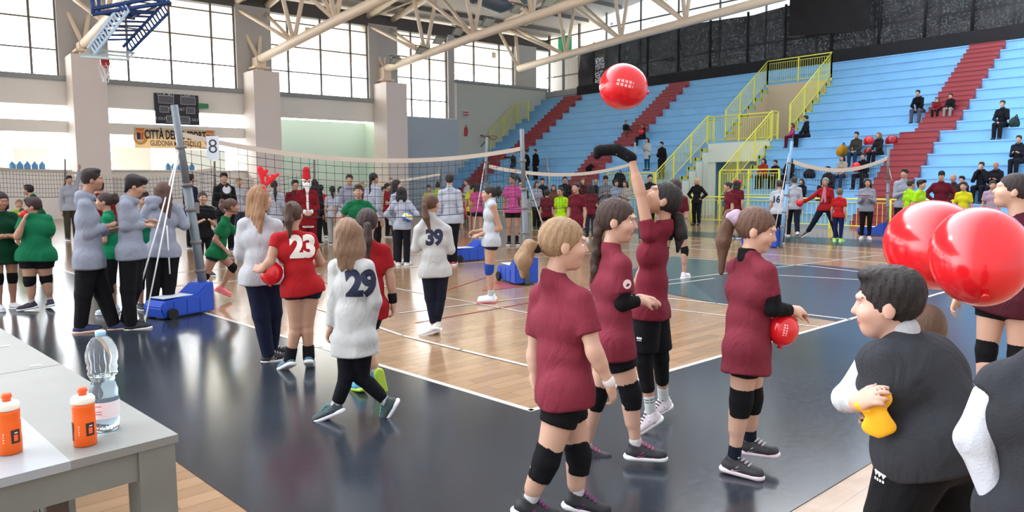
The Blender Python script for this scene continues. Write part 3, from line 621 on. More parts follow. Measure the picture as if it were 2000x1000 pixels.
# near net and its posts
def depth_of(g): return math.hypot(g[0], g[1])
g1 = gnd(404, 606); d1 = depth_of(g1); top1 = at_depth(340, 205, d1)
T1 = vpost(g1, top1, math.atan2(-.35, -.93)+math.radians(0), 'large leaning galvanised net post on a blue wheeled base in the left foreground', r=.058, sc=.76,
      ropes=((at_depth(350, 290, d1), gnd(285, 645)+np.array([0, 0, .12])), (at_depth(347, 300, d1), gnd(262, 640)+np.array([0, 0, .2])), (at_depth(326, 440, d1-.3), at_depth(332, 535, d1-.3))))
g2 = gnd(1030, 557); d2 = depth_of(g2)
vpost(g2, at_depth(1019, 252, d2), math.atan2(.9, .3), 'upright galvanised net post with blue base in the centre', r=.045, sc=.85, ropes=((at_depth(1026, 338, d2), gnd(1080, 500)+np.array([0, 0, .1])),))
net(at_depth(352, 262, d1), at_depth(1020, 290, d2), .92, 'nearest volleyball net sagging between the leaning post and the central post', sag=.26, cell=.115, tr=.0036, tape=.032, n_sag=40)
# card with number 8 on the left net
q = at_depth(416, 290, d1-.05); nb = empty('number_card', q, YAW-math.pi/2); tag(nb, 'white paper card with the number 8 hanging on the near net', 'sign')
b = BM(); box(b, (-.08, -.003, -.14), (.08, .003, .16)); obj('paper', b, mat('paper_white', srgb(206, 212, 224), .7), nb)
put_text(nb, '8', .26, 0, -.004, .02, IN, -.003, depth=.002)
# second net behind, centre
gA = gnd(945, 507); dA = depth_of(gA)
vpost(gA, at_depth(951, 268, dA), math.atan2(.1, -1), 'thin net post behind the tank top player, with a blue base', r=.035, sc=.85, ropes=((at_depth(950, 300, dA), gnd(918, 505)+np.array([0, 0, .2])),))
gB = gnd(1250, 468); dB = depth_of(gB)
vpost(gB, at_depth(1240, 278, dB), 0, 'thin net post behind the raised arm', base=False, r=.04)
net(at_depth(955, 325, dA), at_depth(1240, 318, dB), .9, 'volleyball net in mid hall behind the central post', sag=.25, cell=.13, tr=.004, tape=.04)
gC = gnd(1524, 484); dC = depth_of(gC)
BLP = mat('pale_blue_steel', srgb(120, 160, 196), .4, metal=.3)
vpost(gC, at_depth(1547, 276, dC), math.atan2(1, -.2), 'blue leaning net post on a blue base beside the number 16 shirt', r=.05, sc=.9, col=BLP, ropes=((at_depth(1540, 305, dC), gnd(1510, 484)+np.array([0, 0, .25])), (at_depth(1541, 300, dC), gnd(1535, 480)+np.array([0, 0, .2]))))
gD = gnd(1733, 462); dD = depth_of(gD)
vpost(gD, at_depth(1735, 288, dD), math.atan2(1, 0), 'upright grey net post with blue base at the right', r=.045, sc=.8, ropes=((at_depth(1735, 320, dD), at_depth(1742, 352, dD)),))
net(at_depth(1550, 316, dC), at_depth(1734, 308, dD), .5, 'slack net stretched between the blue leaning post and the right post', sag=.28, cell=.16, tr=.004, tape=.05)
# far posts and nets on the left
gE = gnd(128, 446); dE = depth_of(gE)
vpost(gE, at_depth(127, 310, dE), 0, 'dark net post in the distance at the far left', base=False, r=.045, col=MULL)
gF = gnd(420, 446); dF = depth_of(gF); vpost(gF, at_depth(419, 315, dF), 0, 'dark net post in the distance beside the number card', base=False, r=.045, col=MULL)
gG = gnd(614, 440); dG = depth_of(gG); vpost(gG, at_depth(614, 312, dG), 0, 'dark net post in the distance behind the santa hat', base=False, r=.05, col=MULL)
net(at_depth(-60, 324, dE-3), at_depth(127, 335, dE), .95, 'distant pale volleyball net at the left edge', sag=.05, cell=.14, tr=.006, tape=.05)
net(at_depth(130, 336, dE), at_depth(419, 330, dF), .95, 'distant pale volleyball net between the two far left posts', sag=.2, cell=.14, tr=.006, tape=.05)
net(at_depth(421, 344, dF), at_depth(612, 326, dG), .95, 'distant volleyball net left of the santa', sag=.25, cell=.16, tr=.006, tape=.04)
net(at_depth(616, 350, dG), at_depth(860, 340, 26), .95, 'distant volleyball net right of the santa', sag=.2, cell=.16, tr=.006, tape=.04)
gH = gnd(861, 436); dH = depth_of(gH); vpost(gH, at_depth(860, 305, dH), 0, 'thin grey net post behind the man in the white shirt', base=False, r=.045, ropes=((at_depth(860, 315, dH), gnd(845, 436)),))
gI = gnd(1069, 436); dI = depth_of(gI); vpost(gI, at_depth(1069, 308, dI), 0, 'thin dark net post left of the lime green shirt', base=False, r=.04, col=MULL, ropes=((at_depth(1069, 318, dI), gnd(1085, 436)),))
# small portable hoop frame at the far end
q = planey(960, 270, 40.5); o = empty('basketball_hoop', q); tag(o, 'small distant basketball hoop with red rim above the net', 'basketball hoop')
b = BM(); tube(b, [(-.75, 0, .1), (-.2, -.4, .15), (.5, 0, .1), (.6, .4, -.05), (-.75, 0, .1)], .035, 6); obj('rim_frame', b, mat('red_pink_steel', srgb(205, 130, 120), .5), o)
b = BM(); tube(b, [(0, .2, .05), (0, 1.18, .25)], .05, 6); tube(b, [(0, .2, .1), (0, 1.18, -.5)], .035, 6); obj('support_arm', b, GALV, o)

# ------------------------------------------------------------------ foreground tables
TZ = .75
CONC = mat('concrete_look_laminate', srgb(108, 111, 105), .5, noise=.28, nscale=5); WLAM = mat('white_laminate', srgb(142, 148, 152), .28); TOPG = mat('light_grey_laminate', srgb(118, 120, 117), .38, noise=.14, nscale=4)
c0 = gnd(348, 848, TZ)[:2]; c1 = gnd(120, 712, TZ)[:2]; c2 = gnd(0, 935, TZ)[:2]
ex = Vector((c2-c0)).normalized(); ey = Vector((c1-c0)); Ly = ey.length; ey = ey.normalized()
ex = Vector((ex.x, ex.y)); eyp = ey
ta = math.atan2(-ex.y, -ex.x)
def tbl(origin, Lx, Ly_, label):
    o = empty('table', (origin[0], origin[1], 0)); tag(o, label, 'table', 'tables in the left foreground')
    U_ = Vector((ex.x, ex.y, 0)); V_ = Vector((ey.x, ey.y, 0))
    def q(b, u0, u1, v0, v1, z0, z1):
        pts = [U_*u0+V_*v0, U_*u1+V_*v0, U_*u1+V_*v1, U_*u0+V_*v1]; prism(b, [(p.x, p.y) for p in pts], z0, z1); bmesh.ops.recalc_face_normals(b, faces=b.faces[:])
    s = .36
    b = BM(); q(b, 0, s, 0, Ly_, TZ-.03, TZ); obj('grey_top', b, TOPG, o)
    b = BM(); q(b, s, Lx, 0, Ly_, TZ-.03, TZ); obj('white_top', b, WLAM, o)
    b = BM(); q(b, .13, Lx, .02, .05, TZ-.14, TZ-.03); q(b, .02, .05, .13, Ly_-.1, TZ-.14, TZ-.03); q(b, .05, Lx, Ly_-.05, Ly_-.02, TZ-.14, TZ-.03); obj('apron', b, CONC, o)
    for u, v in ((.01, .01), (Lx-.14, .01), (.01, Ly_-.14), (Lx-.14, Ly_-.14)):
        b = BM(); q(b, u, u+.13, v, v+.13, 0, TZ-.03); obj('leg', b, CONC, o)
    return o, U_, V_
to, U_, V_ = tbl(c0, 1.15, Ly, 'nearer pale grey and white table holding the drink bottles')
o2 = Vector((c0[0], c0[1]))+ey*(Ly+.008)
tbl((o2.x, o2.y), 1.15, Ly*1.1, 'second pale table behind the nearer one, empty but for paper scraps')
b = BM(); p_ = gnd(105, 985, .3); 
q = gnd(108, 960, .55); b = BM(); box(b, (q[0]-.035, q[1]-.035, 0), (q[0]+.035, q[1]+.035, .61)); tag(obj('wooden_post', b, mat('dark_brown_wood', srgb(82, 68, 62), .6)), 'dark brown square leg under the nearer table', 'post')
for px, py, s_ in ((8, 676, .03), (70, 714, .025)):
    q = gnd(px, py, TZ+.001); b = BM(); prism(b, [(q[0]-s_, q[1]-s_*.4), (q[0]+s_, q[1]-s_*.6), (q[0]+s_*.8, q[1]+s_*.5), (q[0]-s_*.9, q[1]+s_*.4)], TZ+.001, TZ+.002); tag(obj('paper_scrap', b, mat('paper_white', srgb(206, 212, 224), .7)), 'scrap of white paper %s the far table' % ('at the left edge of' if px < 20 else 'near the joint of'), 'paper', 'paper scraps')
# orange sports bottles
ORG = mat('orange_plastic', srgb(226, 92, 14), .4); ORG2 = mat('orange_cap', srgb(232, 92, 40), .4); CREAM = mat('cream_lid', srgb(222, 218, 204), .45)
def sport(px, py, ptop, label, rot):
    q = gnd(px, py, TZ); D = depth_of(q); o = empty('sports_bottle', q, rot); tag(o, label, 'bottle', 'orange sports bottles')
    zt = at_depth(px, ptop, D)[2]-TZ; s = zt/.2
    b = BM(); lathe(b, [(.033*s, 0), (.036*s, .004*s), (.0365*s, .05*s), (.035*s, .06*s), (.0355*s, .105*s), (.034*s, .112*s), (.0355*s, .119*s), (.034*s, .126*s), (.0355*s, .133*s), (.0345*s, .148*s)], 28); obj('body', b, ORG, o)
    b = BM(); lathe(b, [(.0365*s, .146*s), (.037*s, .15*s), (.0365*s, .163*s), (.031*s, .170*s), (.015*s, .173*s)], 28); obj('lid', b, CREAM, o)
    b = BM(); lathe(b, [(.013*s, .172*s), (.0125*s, .182*s), (.016*s, .186*s), (.014*s, .197*s), (.009*s, .2*s)], 18); obj('nozzle', b, ORG2, o)
    def lab(a0, a1, z0, z1, m, r=.0372, nm='label_patch'):
        b = BM(); n = 8; A_ = [b.verts.new((math.cos(a0+(a1-a0)*i/n)*r*s, math.sin(a0+(a1-a0)*i/n)*r*s, z0*s)) for i in range(n+1)]; B_ = [b.verts.new((v.co.x, v.co.y, z1*s)) for v in A_]
        for i in range(n): b.faces.new((A_[i], A_[i+1], B_[i+1], B_[i]))
        return obj(nm, b, m, o)
    BL = mat('label_black', srgb(40, 32, 30), .5)
    f = -math.pi/2
    lab(f-1.15, f-.45, .022, .085, BL); lab(f-.98, f-.90, .035, .07, mat('label_yellow', srgb(220, 200, 60), .5), .0376); lab(f-.80, f-.74, .03, .078, LT, .0376)
    lab(f+.75, f+1.5, .038, .082, BL); lab(f+.95, f+1.3, .045, .066, ORG2, .0376); lab(f+1.0, f+1.3, .07, .074, LT, .0376)
    for k_ in range(4): lab(f+.12, f+.2+.03*(k_ % 2), .042+.009*k_, .047+.009*k_, mat('label_cream', srgb(250, 200, 160), .5), .0374, 'lettering')
fr = math.atan2(Fv[1], Fv[0])
sport(167, 868, 755, 'orange sports bottle standing beside the clear water bottle', fr-math.pi/2-.1); sport(20, 884, 766, 'orange sports bottle cut by the left edge of the photo', fr-math.pi/2)
# water bottle
q = gnd(207, 838, TZ); D = depth_of(q); zt = at_depth(197, 648, D)[2]-TZ; s = zt/.32
wb = empty('water_bottle', q); tag(wb, 'large clear plastic water bottle with pale blue cap, half full', 'bottle')
PET = mat('clear_pet', srgb(225, 236, 242), .05, trans=.92, ior=1.15); WAT = mat('water', srgb(215, 232, 240), .02, trans=1, ior=1.33)
prof = [(.034, 0), (.040, .006), (.043, .03), (.043, .10), (.040, .115), (.0435, .128), (.036, .15), (.034, .165), (.040, .178), (.044, .186), (.041, .196), (.046, .206), (.043, .216), (.047, .228), (.047, .25), (.042, .275), (.028, .298), (.016, .306), (.014, .308)]
b = BM(); lathe(b, [(r*s, z*s) for r, z in prof], 32)
for v in b.verts:
    a = math.atan2(v.co.y, v.co.x); k = 1+.025*math.sin(a*8+v.co.z/s*90); v.co.x *= k; v.co.y *= k
obj('bottle_body', b, PET, wb)
b = BM(); lathe(b, [(r*s*.96, z*s+.002) for r, z in prof[:9]], 28); obj('water', b, WAT, wb)
b = BM(); lathe(b, [(.0155*s, .306*s), (.016*s, .32*s), (.014*s, .324*s)], 20); obj('cap', b, mat('pale_blue_cap', srgb(150, 200, 232), .4), wb)
b = BM(); n = 20; A_ = [b.verts.new((math.cos(i*math.pi*1.6/n)*.0445*s, math.sin(i*math.pi*1.6/n)*.0445*s, .045*s)) for i in range(n+1)]; B_ = [b.verts.new((v.co.x, v.co.y, .098*s)) for v in A_]
for i in range(n): b.faces.new((A_[i], A_[i+1], B_[i+1], B_[i]))
lb = obj('label', b, mat('label_white', srgb(226, 220, 224), .5), wb); lb.rotation_euler.z = fr+math.pi/2+.3
b = BM()
for zz in (.06, .068, .085): 
    A_ = [b.verts.new((math.cos(i*math.pi*.5/8)*.0449*s, math.sin(i*math.pi*.5/8)*.0449*s, zz*s)) for i in range(9)]; B_ = [b.verts.new((v.co.x, v.co.y, (zz+.003)*s)) for v in A_]
    for i in range(8): b.faces.new((A_[i], A_[i+1], B_[i+1], B_[i]))
obj('lettering', b, mat('print_pink', srgb(190, 110, 130), .5), lb)
# ------------------------------------------------------------------ figure builder: smooth blended bodies polygonised from rounded cones
def nrm(v): v = np.asarray(v, float); return v/(np.linalg.norm(v)+1e-9)
class Cap:            # rounded cone a->b, optionally flattened along n by factor fl
    def __init__(s, a, b, ra, rb, n=None, fl=1.0, clips=()):
        s.a = np.asarray(a, float); s.b = np.asarray(b, float); s.ra = ra; s.rb = rb; s.n = None if n is None or fl == 1 else nrm(n); s.fl = fl; s.clips = clips
    def bounds(s):
        r = max(s.ra, s.rb); return np.minimum(s.a, s.b)-r, np.maximum(s.a, s.b)+r
    def ev(s, P, inf=0.0):
        A_ = s.a; B_ = s.b; ab = B_-A_; p = P-A_
        if s.n is not None:
            k = 1/s.fl-1; p = p+s.n*(p@s.n)[..., None]*k; ab = ab+s.n*(ab@s.n)*k
        L2 = ab@ab+1e-9; h = np.clip((p@ab)/L2, 0, 1)
        ra = s.ra+inf*(1 if s.n is None else .5*(1+1/s.fl)); rb = s.rb+inf*(1 if s.n is None else .5*(1+1/s.fl))
        q = p-h[..., None]*ab; d = np.sqrt((q*q).sum(-1))-(ra+(rb-ra)*h)
        if s.n is not None: d = d*(.5+.5*s.fl)
        for q_, n_ in s.clips: d = np.maximum(d, (P-q_)@n_)
        return d
class Ell:
    def __init__(s, c, ax, r, clips=()): s.c = np.asarray(c, float); s.ax = np.asarray(ax, float); s.r = np.asarray(r, float); s.clips = clips
    def bounds(s): m = s.r.max(); return s.c-m, s.c+m
    def ev(s, P, inf=0.0):
        r = s.r+inf; p = (P-s.c)@s.ax.T; k0 = np.sqrt(((p/r)**2).sum(-1)); k1 = np.sqrt(((p/(r*r))**2).sum(-1))+1e-9
        d = k0*(k0-1)/k1
        for q_, n_ in s.clips: d = np.maximum(d, (P-q_)@n_)
        return d
def polygonise(prims, res, k=.02, inf=0.0, post=None, sub=()):
    lo = np.min([p.bounds()[0] for p in prims], 0)-inf-2*res-k*.3; hi = np.max([p.bounds()[1] for p in prims], 0)+inf+2*res+k*.3
    n = np.maximum(((hi-lo)/res).astype(int)+2, 4)
    ax = [lo[i]+np.arange(n[i])*res for i in range(3)]
    G = np.full(n, .06, np.float32)
    for p in prims:
        a, b_ = p.bounds(); m = inf+k+res*2
        i0 = np.maximum(((a-m-lo)/res).astype(int), 0); i1 = np.minimum(((b_+m-lo)/res).astype(int)+2, n)
        sl = tuple(slice(i0[i], i1[i]) for i in range(3))
        X, Y, Z = np.meshgrid(ax[0][sl[0]], ax[1][sl[1]], ax[2][sl[2]], indexing='ij')
        d = p.ev(np.stack([X, Y, Z], -1), inf); g = G[sl]
        kk = getattr(p, 'k', k)
        h = np.maximum(kk-np.abs(g-d), 0)/kk; G[sl] = np.minimum(g, d)-h*h*kk*.25
    X = None
    if post is not None or sub:
        X, Y, Z = np.meshgrid(*ax, indexing='ij'); PP = np.stack([X, Y, Z], -1)
        if post is not None: G = post(G, PP).astype(np.float32)
        for p in sub: G = np.maximum(G, -p.ev(PP)).astype(np.float32)
    return surface_nets(G, lo, res)
def surface_nets(G, lo, res):
    G[0, :, :] = G[-1, :, :] = .05; G[:, 0, :] = G[:, -1, :] = .05; G[:, :, 0] = G[:, :, -1] = .05
    S = G < 0; n = G.shape
    c = np.zeros((n[0]-1, n[1]-1, n[2]-1), np.uint8)
    for i in (0, 1):
        for j in (0, 1):
            for k in (0, 1): c += S[i:n[0]-1+i, j:n[1]-1+j, k:n[2]-1+k]
    act = (c > 0) & (c < 8); idx = np.argwhere(act)
    if len(idx) == 0: return np.zeros((0, 3)), np.zeros((0, 4), int)
    ids = -np.ones(act.shape, np.int64); ids[act] = np.arange(len(idx))
    acc = np.zeros((len(idx), 3)); cnt = np.zeros(len(idx))
    cor = [(0, 0, 0), (1, 0, 0), (0, 1, 0), (1, 1, 0), (0, 0, 1), (1, 0, 1), (0, 1, 1), (1, 1, 1)]
    val = [G[idx[:, 0]+a, idx[:, 1]+b, idx[:, 2]+d].astype(float) for a, b, d in cor]
    for e0, e1 in ((0, 1), (2, 3), (4, 5), (6, 7), (0, 2), (1, 3), (4, 6), (5, 7), (0, 4), (1, 5), (2, 6), (3, 7)):
        v0, v1 = val[e0], val[e1]; m = (v0 < 0) != (v1 < 0); t = np.where(m, v0/np.where(m, v0-v1, 1), 0)
        p0 = np.array(cor[e0], float); p1 = np.array(cor[e1], float)
        acc += np.where(m[:, None], p0+(p1-p0)*t[:, None], 0); cnt += m
    V = lo+(idx+acc/cnt[:, None])*res
    F = []
    for a in range(3):
        b, d = (a+1) % 3, (a+2) % 3
        s0 = [slice(1, -1)]*3; s0[a] = slice(0, -1); s1 = [slice(1, -1)]*3; s1[a] = slice(1, None)
        E0, E1 = S[tuple(s0)], S[tuple(s1)]; m = E0 != E1; q = np.argwhere(m)
        if len(q) == 0: continue
        fl = E0[m]; off = np.ones(3, int); off[a] = 0; q = q+off
        def g(db, dd): r = q.copy(); r[:, b] -= db; r[:, d] -= dd; return ids[r[:, 0], r[:, 1], r[:, 2]]
        f = np.stack([g(1, 1), g(0, 1), g(0, 0), g(1, 0)], 1); f[~fl] = f[~fl][:, ::-1]; F.append(f)
    F = np.concatenate(F); F = F[(F >= 0).all(1)]
    return V, F
def npmesh(name, V, F, m, parent, matidx=None):
    me = bpy.data.meshes.new(name); me.vertices.add(len(V)); me.vertices.foreach_set('co', np.asarray(V, np.float32).ravel())
    me.loops.add(len(F)*4); me.loops.foreach_set('vertex_index', np.asarray(F, np.int32).ravel())
    me.polygons.add(len(F)); me.polygons.foreach_set('loop_start', np.arange(len(F), dtype=np.int32)*4); me.polygons.foreach_set('loop_total', np.full(len(F), 4, np.int32))
    me.polygons.foreach_set('use_smooth', np.ones(len(F), bool))
    ms = m if isinstance(m, (list, tuple)) else [m]
    for mm in ms: me.materials.append(mm)
    if matidx is not None: me.polygons.foreach_set('material_index', matidx.astype(np.int32))
    me.update(); me.validate()
    o = bpy.data.objects.new(name, me); COL.objects.link(o); o.parent = parent
    return o
def folds(seed, amp, fr=16.):
    r = np.random.RandomState(seed); a, b, c, d = r.rand(4)*6
    def f(G, P):
        x, y, z = P[..., 0], P[..., 1], P[..., 2]
        w_ = np.sin(x*fr*1.3+z*fr*.30+a+1.5*np.sin(z*fr*.35+y*4+b))+.8*np.sin(y*fr*1.5-z*fr*.45+c+1.2*np.sin(x*7+d))+.35*np.sin(z*fr*1.4+x*fr*.8+d)*np.sin(x*fr*.4+b)
        return G+amp*w_*.5
    return f

def figure(label, J, H=1.5, a=0., ha=None, hp=0., w=1.0, res=.012, skin=(214, 170, 145), hair=('short', (50, 38, 34)), top=('tee', (130, 38, 52)), bottom=('shorts', (20, 20, 24)),
           shoes=(60, 60, 66), sole=(225, 225, 225), pads=None, socks=None, arm=None, extras=(), group=None, hs=1.0, loc=None, seed=0, hemdrop=0.0, fingers=None, waist=1.0, name='person', curl=.35, slim=1.0, flare=0., accent=None):
    """J: joints in local metres (right, away, up) around loc; a: facing angle (0 towards the viewer, 90 to the right of the view, 180 away)."""
    s = H/1.5; dist = math.hypot(loc[0], loc[1]); th = math.atan2(loc[1], loc[0])-math.pi/2
    root = empty(name, loc, th); tag(root, label, 'person', group)
    ar = math.radians(a); f = np.array([math.sin(ar), -math.cos(ar), 0]); l = np.array([math.cos(ar), math.sin(ar), 0]); u = np.array([0, 0, 1.])
    har = math.radians(a if ha is None else ha); hf = np.array([math.sin(har), -math.cos(har), 0]); hl = np.array([math.cos(har), math.sin(har), 0])
    pr = math.radians(hp); hf2 = hf*math.cos(pr)+u*math.sin(pr); hu = u*math.cos(pr)-hf*math.sin(pr)
    if fingers is None: fingers = res <= .0085
    near = res <= .0085
    fs = 1+flare
    # ---- body
    hk = 1.02*hs*(.80+.2*s)
    c = J['head']; B = []
    def E(cc, r, cl=()): return Ell(c+hl*cc[0]*hk+hf2*cc[1]*hk+hu*cc[2]*hk, [hl, hf2, hu], np.array(r)*hk, cl)
    def hpnt(x, y, z): return c+hl*x*hk+hf2*y*hk+hu*z*hk
    B += [E((0, -.008, .022), (.073, .092, .084)), E((0, .030, -.030), (.060, .062, .066))]
    e = E((0, .045, -.075), (.036, .038, .032)); B.append(e)
    if res < .02:
        e = Cap(hpnt(0, .088, .008), hpnt(0, .101, -.020), .007*hk, .0105*hk); e.k = .012; B.append(e)
        for sx in (-1, 1):
            e = E((sx*.073, -.002, -.008), (.009, .019, .030)); e.k = .006; B.append(e)
            e = E((sx*.034, .060, -.022), (.026, .026, .022)); B.append(e)
        e = E((0, .080, .030), (.045, .016, .010)); e.k = .014; B.append(e)
        e = E((0, .083, -.050), (.021, .011, .005)); e.k = .006; B.append(e)
        e = E((0, .079, -.060), (.018, .011, .006)); e.k = .006; B.append(e)
    ck = J['neck']; B.append(Cap(ck-u*.02, c-hf*.012*hk-u*.05, .047*s*w**.5, .044*s))
    sc = (J['shL']+J['shR'])/2; sl_ = nrm(J['shL']-J['shR']); sw = np.linalg.norm(J['shL']-J['shR'])
    hip = (J['hipL']+J['hipR'])/2; sp = nrm(sc-hip); fwd = nrm(np.cross(sl_, sp))
    if fwd@f < 0: fwd = -fwd
    hl_ = nrm(J['hipL']-J['hipR']) if np.linalg.norm(J['hipL']-J['hipR']) > .01 else l
    TL = np.linalg.norm(sc-hip); chest = hip+sp*TL*.74; wst = hip+sp*TL*.36
    hw = .058*s*w
    # torso: pairs of vertical flattened capsules
    T = [Cap(chest-sl_*.055*s*w+fwd*.004, chest+sl_*.055*s*w+fwd*.004, .092*s*w, .092*s*w, fwd, .86), Cap(chest, wst, .100*s*w, .094*s*w*waist, fwd, .80), Cap(wst, hip+sp*.03, .098*s*w*waist, .10*s*w, fwd, .82),
         Cap(hip-hl_*hw*.95, hip+hl_*hw*.95, .094*s*w, .094*s*w, None, 1), Cap(J['shL']-sl_*.03, J['shR']+sl_*.03, .046*s, .046*s), Cap(ck-u*.03, sc-sp*.05, .05*s, .075*s*w, fwd, .8)]
    T += [Cap(ck-u*.012*s, J['sh'+q]+u*.006, .034*s, .034*s) for q in 'LR']
    B += T
    arms = {}; 
    for S_ in 'LR':
        sh, el, wr = J['sh'+S_], J['el'+S_], J['wr'+S_]
        up = Cap(sh, el, .042*s*w**.7, .033*s*w**.6); fo = Cap(el, wr, .033*s*w**.6, .0225*s*w**.4); fo2 = Cap(el+(wr-el)*.18, el+(wr-el)*.4, .034*s*w**.6, .031*s*w**.5)
        arms[S_] = (up, fo); B += [up, fo, fo2]
        hd = J.get('hand'+S_); d = nrm((hd if hd is not None else wr+(wr-el))-wr)
        pn = nrm(np.cross(d, nrm(np.cross(f if abs(d@f) < .8 else u, d)))+1e-6) if True else f
        pn = np.cross(d, f); pn = nrm(pn) if np.linalg.norm(pn) > .3 else nrm(np.cross(d, u))
        side = J.get('palm'+S_)
        inward = nrm((hip-wr)-((hip-wr)@d)*d) if side is None else nrm(side)
        pn = nrm(inward-(inward@d)*d); sd = nrm(np.cross(d, pn)); 
        if sd@f < 0: sd = -sd
        q = .9*s
        if not fingers:
            B += [Cap(wr, wr+d*.075*q, .026*q, .032*q, pn, .5), Cap(wr+d*.07*q, wr+d*.12*q+pn*.02*q, .026*q, .016*q, pn, .6), Cap(wr+d*.03*q+sd*.02*q, wr+d*.07*q+sd*.042*q, .013*q, .010*q)]
        else:
            B += [Cap(wr-d*.01, wr+d*.03*q, .024*q, .030*q, pn, .62), Cap(wr+d*.035*q-sd*.012*q, wr+d*.072*q-sd*.014*q, .024*q, .024*q, pn, .55), Cap(wr+d*.035*q+sd*.012*q, wr+d*.074*q+sd*.014*q, .024*q, .024*q, pn, .55)]
            for i, (o_, L_) in enumerate(((.030, .060), (.0105, .068), (-.0095, .063), (-.029, .050))):
                b0 = wr+d*.080*q+sd*o_*q; cu = curl*(1+.25*i); spr = sd*(o_*.55)
                d1 = nrm(d*math.cos(cu*.6)+pn*math.sin(cu*.6)+spr*2.2); d2 = nrm(d*math.cos(cu*1.9)+pn*math.sin(cu*1.9)+spr); d3 = nrm(d*math.cos(cu*2.9)+pn*math.sin(cu*2.9))
                m1 = b0+d1*L_*.45*q; m2 = m1+d2*L_*.32*q; m3 = m2+d3*L_*.23*q
                for e in (Cap(b0, m1, .0090*q, .0083*q), Cap(m1, m2, .0083*q, .0076*q), Cap(m2, m3, .0076*q, .0066*q)): e.k = .004; B.append(e)
            t0 = wr+d*.022*q+sd*.020*q; t1 = t0+nrm(d*.55+sd*.8+pn*.3)*.036*q; t2 = t1+nrm(d*.85+sd*.35+pn*.45)*.030*q
            for e, kk in ((Cap(t0, t1, .0145*q, .0105*q), .012), (Cap(t1, t2, .0102*q, .0080*q), .004)): e.k = kk; B.append(e)
    legs = {}
    for S_ in 'LR':
        hj, kn, an, toe = J['hip'+S_], J['kn'+S_], J['an'+S_], J['toe'+S_]
        th_ = Cap(hj, kn, .080*s*w, .050*s*w**.7); ca = Cap(kn, an, .046*s*w**.7, .030*s); kd = nrm(an-kn); back = -nrm(toe-an-((toe-an)@kd)*kd)
        cf = Cap(kn+kd*.07*s+back*.012*s, kn+kd*.17*s+back*.010*s, .044*s*w**.7, .038*s*w**.5); ft = Cap(an+kd*.01, toe-(toe-an)*.2, .026*s, .02*s)
        legs[S_] = (th_, ca, cf, kd, back); B += [th_, ca, cf, ft]
    V, F = polygonise(B, res, k=.022*s)
    skm = skinm(*skin); mi = None
    sm = [skm]
    if near:
        fc = V[F].mean(1); rel = fc-c; X = rel@hl/hk; Y = rel@hf2/hk; Z = rel@hu/hk
        mi = np.zeros(len(F)); mi[(np.abs(X) < .023-.1*np.abs(Z+.054)) & (Y > .075) & (np.abs(Z+.054) < .0085)] = 1; sm = [skm, mat('lips_%d' % skin[0], dim(srgb(int(skin[0]*.88), int(skin[1]*.66), int(skin[2]*.66)), .7), .45)]
    npmesh('body', V, F, sm, root, mi)
    if res < .02:
        EW = mat('eye_white', srgb(225, 220, 216), .25); EI = mat('eye_iris', srgb(48, 32, 26), .2)
        for sx in (-1, 1):
            V, F = polygonise([E((sx*.030, .0725, .004), (.0125, .012, .0085))], .0022 if near else .004, k=.001); fc = V[F].mean(1)-hpnt(sx*.030, .0725, .004)
            mi = ((np.abs(fc@hl) < .0058*hk) & (fc@hf2 > 0)).astype(int); npmesh('eye', V, F, [EW, EI], root, mi)
        hc = hair[1]
        V, F = polygonise([Cap(hpnt(sx*.018, .088, .027), hpnt(sx*.044, .072, .030), .0032*hk, .0025*hk) for sx in (-1, 1)], .0022 if near else .004, k=.001); npmesh('eyebrows', V, F, hairm(*[int(x*.8) for x in hc]), root)
    # ---- clothing
    tk, tc = top[0], top[1]; cres = max(res, .0085) if near else res
    inf0 = .008 if near else .010
    TT = []
    hem = hip-sp*(.055*s+hemdrop) if tk not in ('crop',) else hip+sp*.02
    lower = Cap(wst, hem-sp*.03, .108*s*w*waist*fs, .117*s*w*fs, fwd, .84, [(hem, -sp)]); lower2 = Cap(hem-hl_*hw*.9-sp*0, hem+hl_*hw*.9, .102*s*w*fs, .104*s*w*fs, None, 1, [(hem, -sp)])
    TT = T[:3]+T[4:]+[ Cap(hip-hl_*hw*.95, hip+hl_*hw*.95, .104*s*w, .104*s*w, None, 1, [(hem, -sp)]), lower, lower2]
    TT += [Cap(J['hip'+q], J['hip'+q]+nrm(J['kn'+q]-J['hip'+q])*.05*s, .090*s*w*fs, .090*s*w*fs, None, 1, [(hem, -sp)]) for q in 'LR']
    TT[2] = Cap(wst, hip+sp*.03, .098*s*w*waist, .10*s*w, fwd, .82, [(hem, -sp)])
    cuts = {'tee': .66, 'cap': .36, 'tank': 0, 'long': 1, 'hoodie': 1, 'coat': 1, 'vest': 1, 'sweat': 1, 'half': .92}
    fr = cuts.get(tk, .6); loose = {'tee': .006, 'hoodie': .009, 'coat': .007, 'sweat': .007, 'vest': .010}.get(tk, .002)
    AR = []; 
    for S_ in 'LR':
        sh, el, wr = J['sh'+S_], J['el'+S_], J['wr'+S_]; d = nrm(el-sh); d2 = nrm(wr-el)
        if fr >= 1:
            A1 = [Cap(sh, el, (.043*s+loose)*w**.5, (.035*s+loose)*w**.25), Cap(el, wr-d2*.012, (.035*s+loose)*w**.25, .026*s+loose*.6, None, 1, [(wr-d2*.008, d2)])]
            if tk == 'vest': A1[0].clips = [(sh+(el-sh)*.16, -d)]; TT.append(Cap(sh, sh+(el-sh)*.2, .050*s*w**.6, .050*s*w**.6, None, 1, [(sh+(el-sh)*.17, d)]))
            if tk == 'vest': AR += A1
            else: TT += A1
        elif fr > 0: TT.append(Cap(sh, el, (.044*s)*w**.6+loose*.3, .036*s*w**.5+loose*2.2, None, 1, [(sh+(el-sh)*fr, d)]))
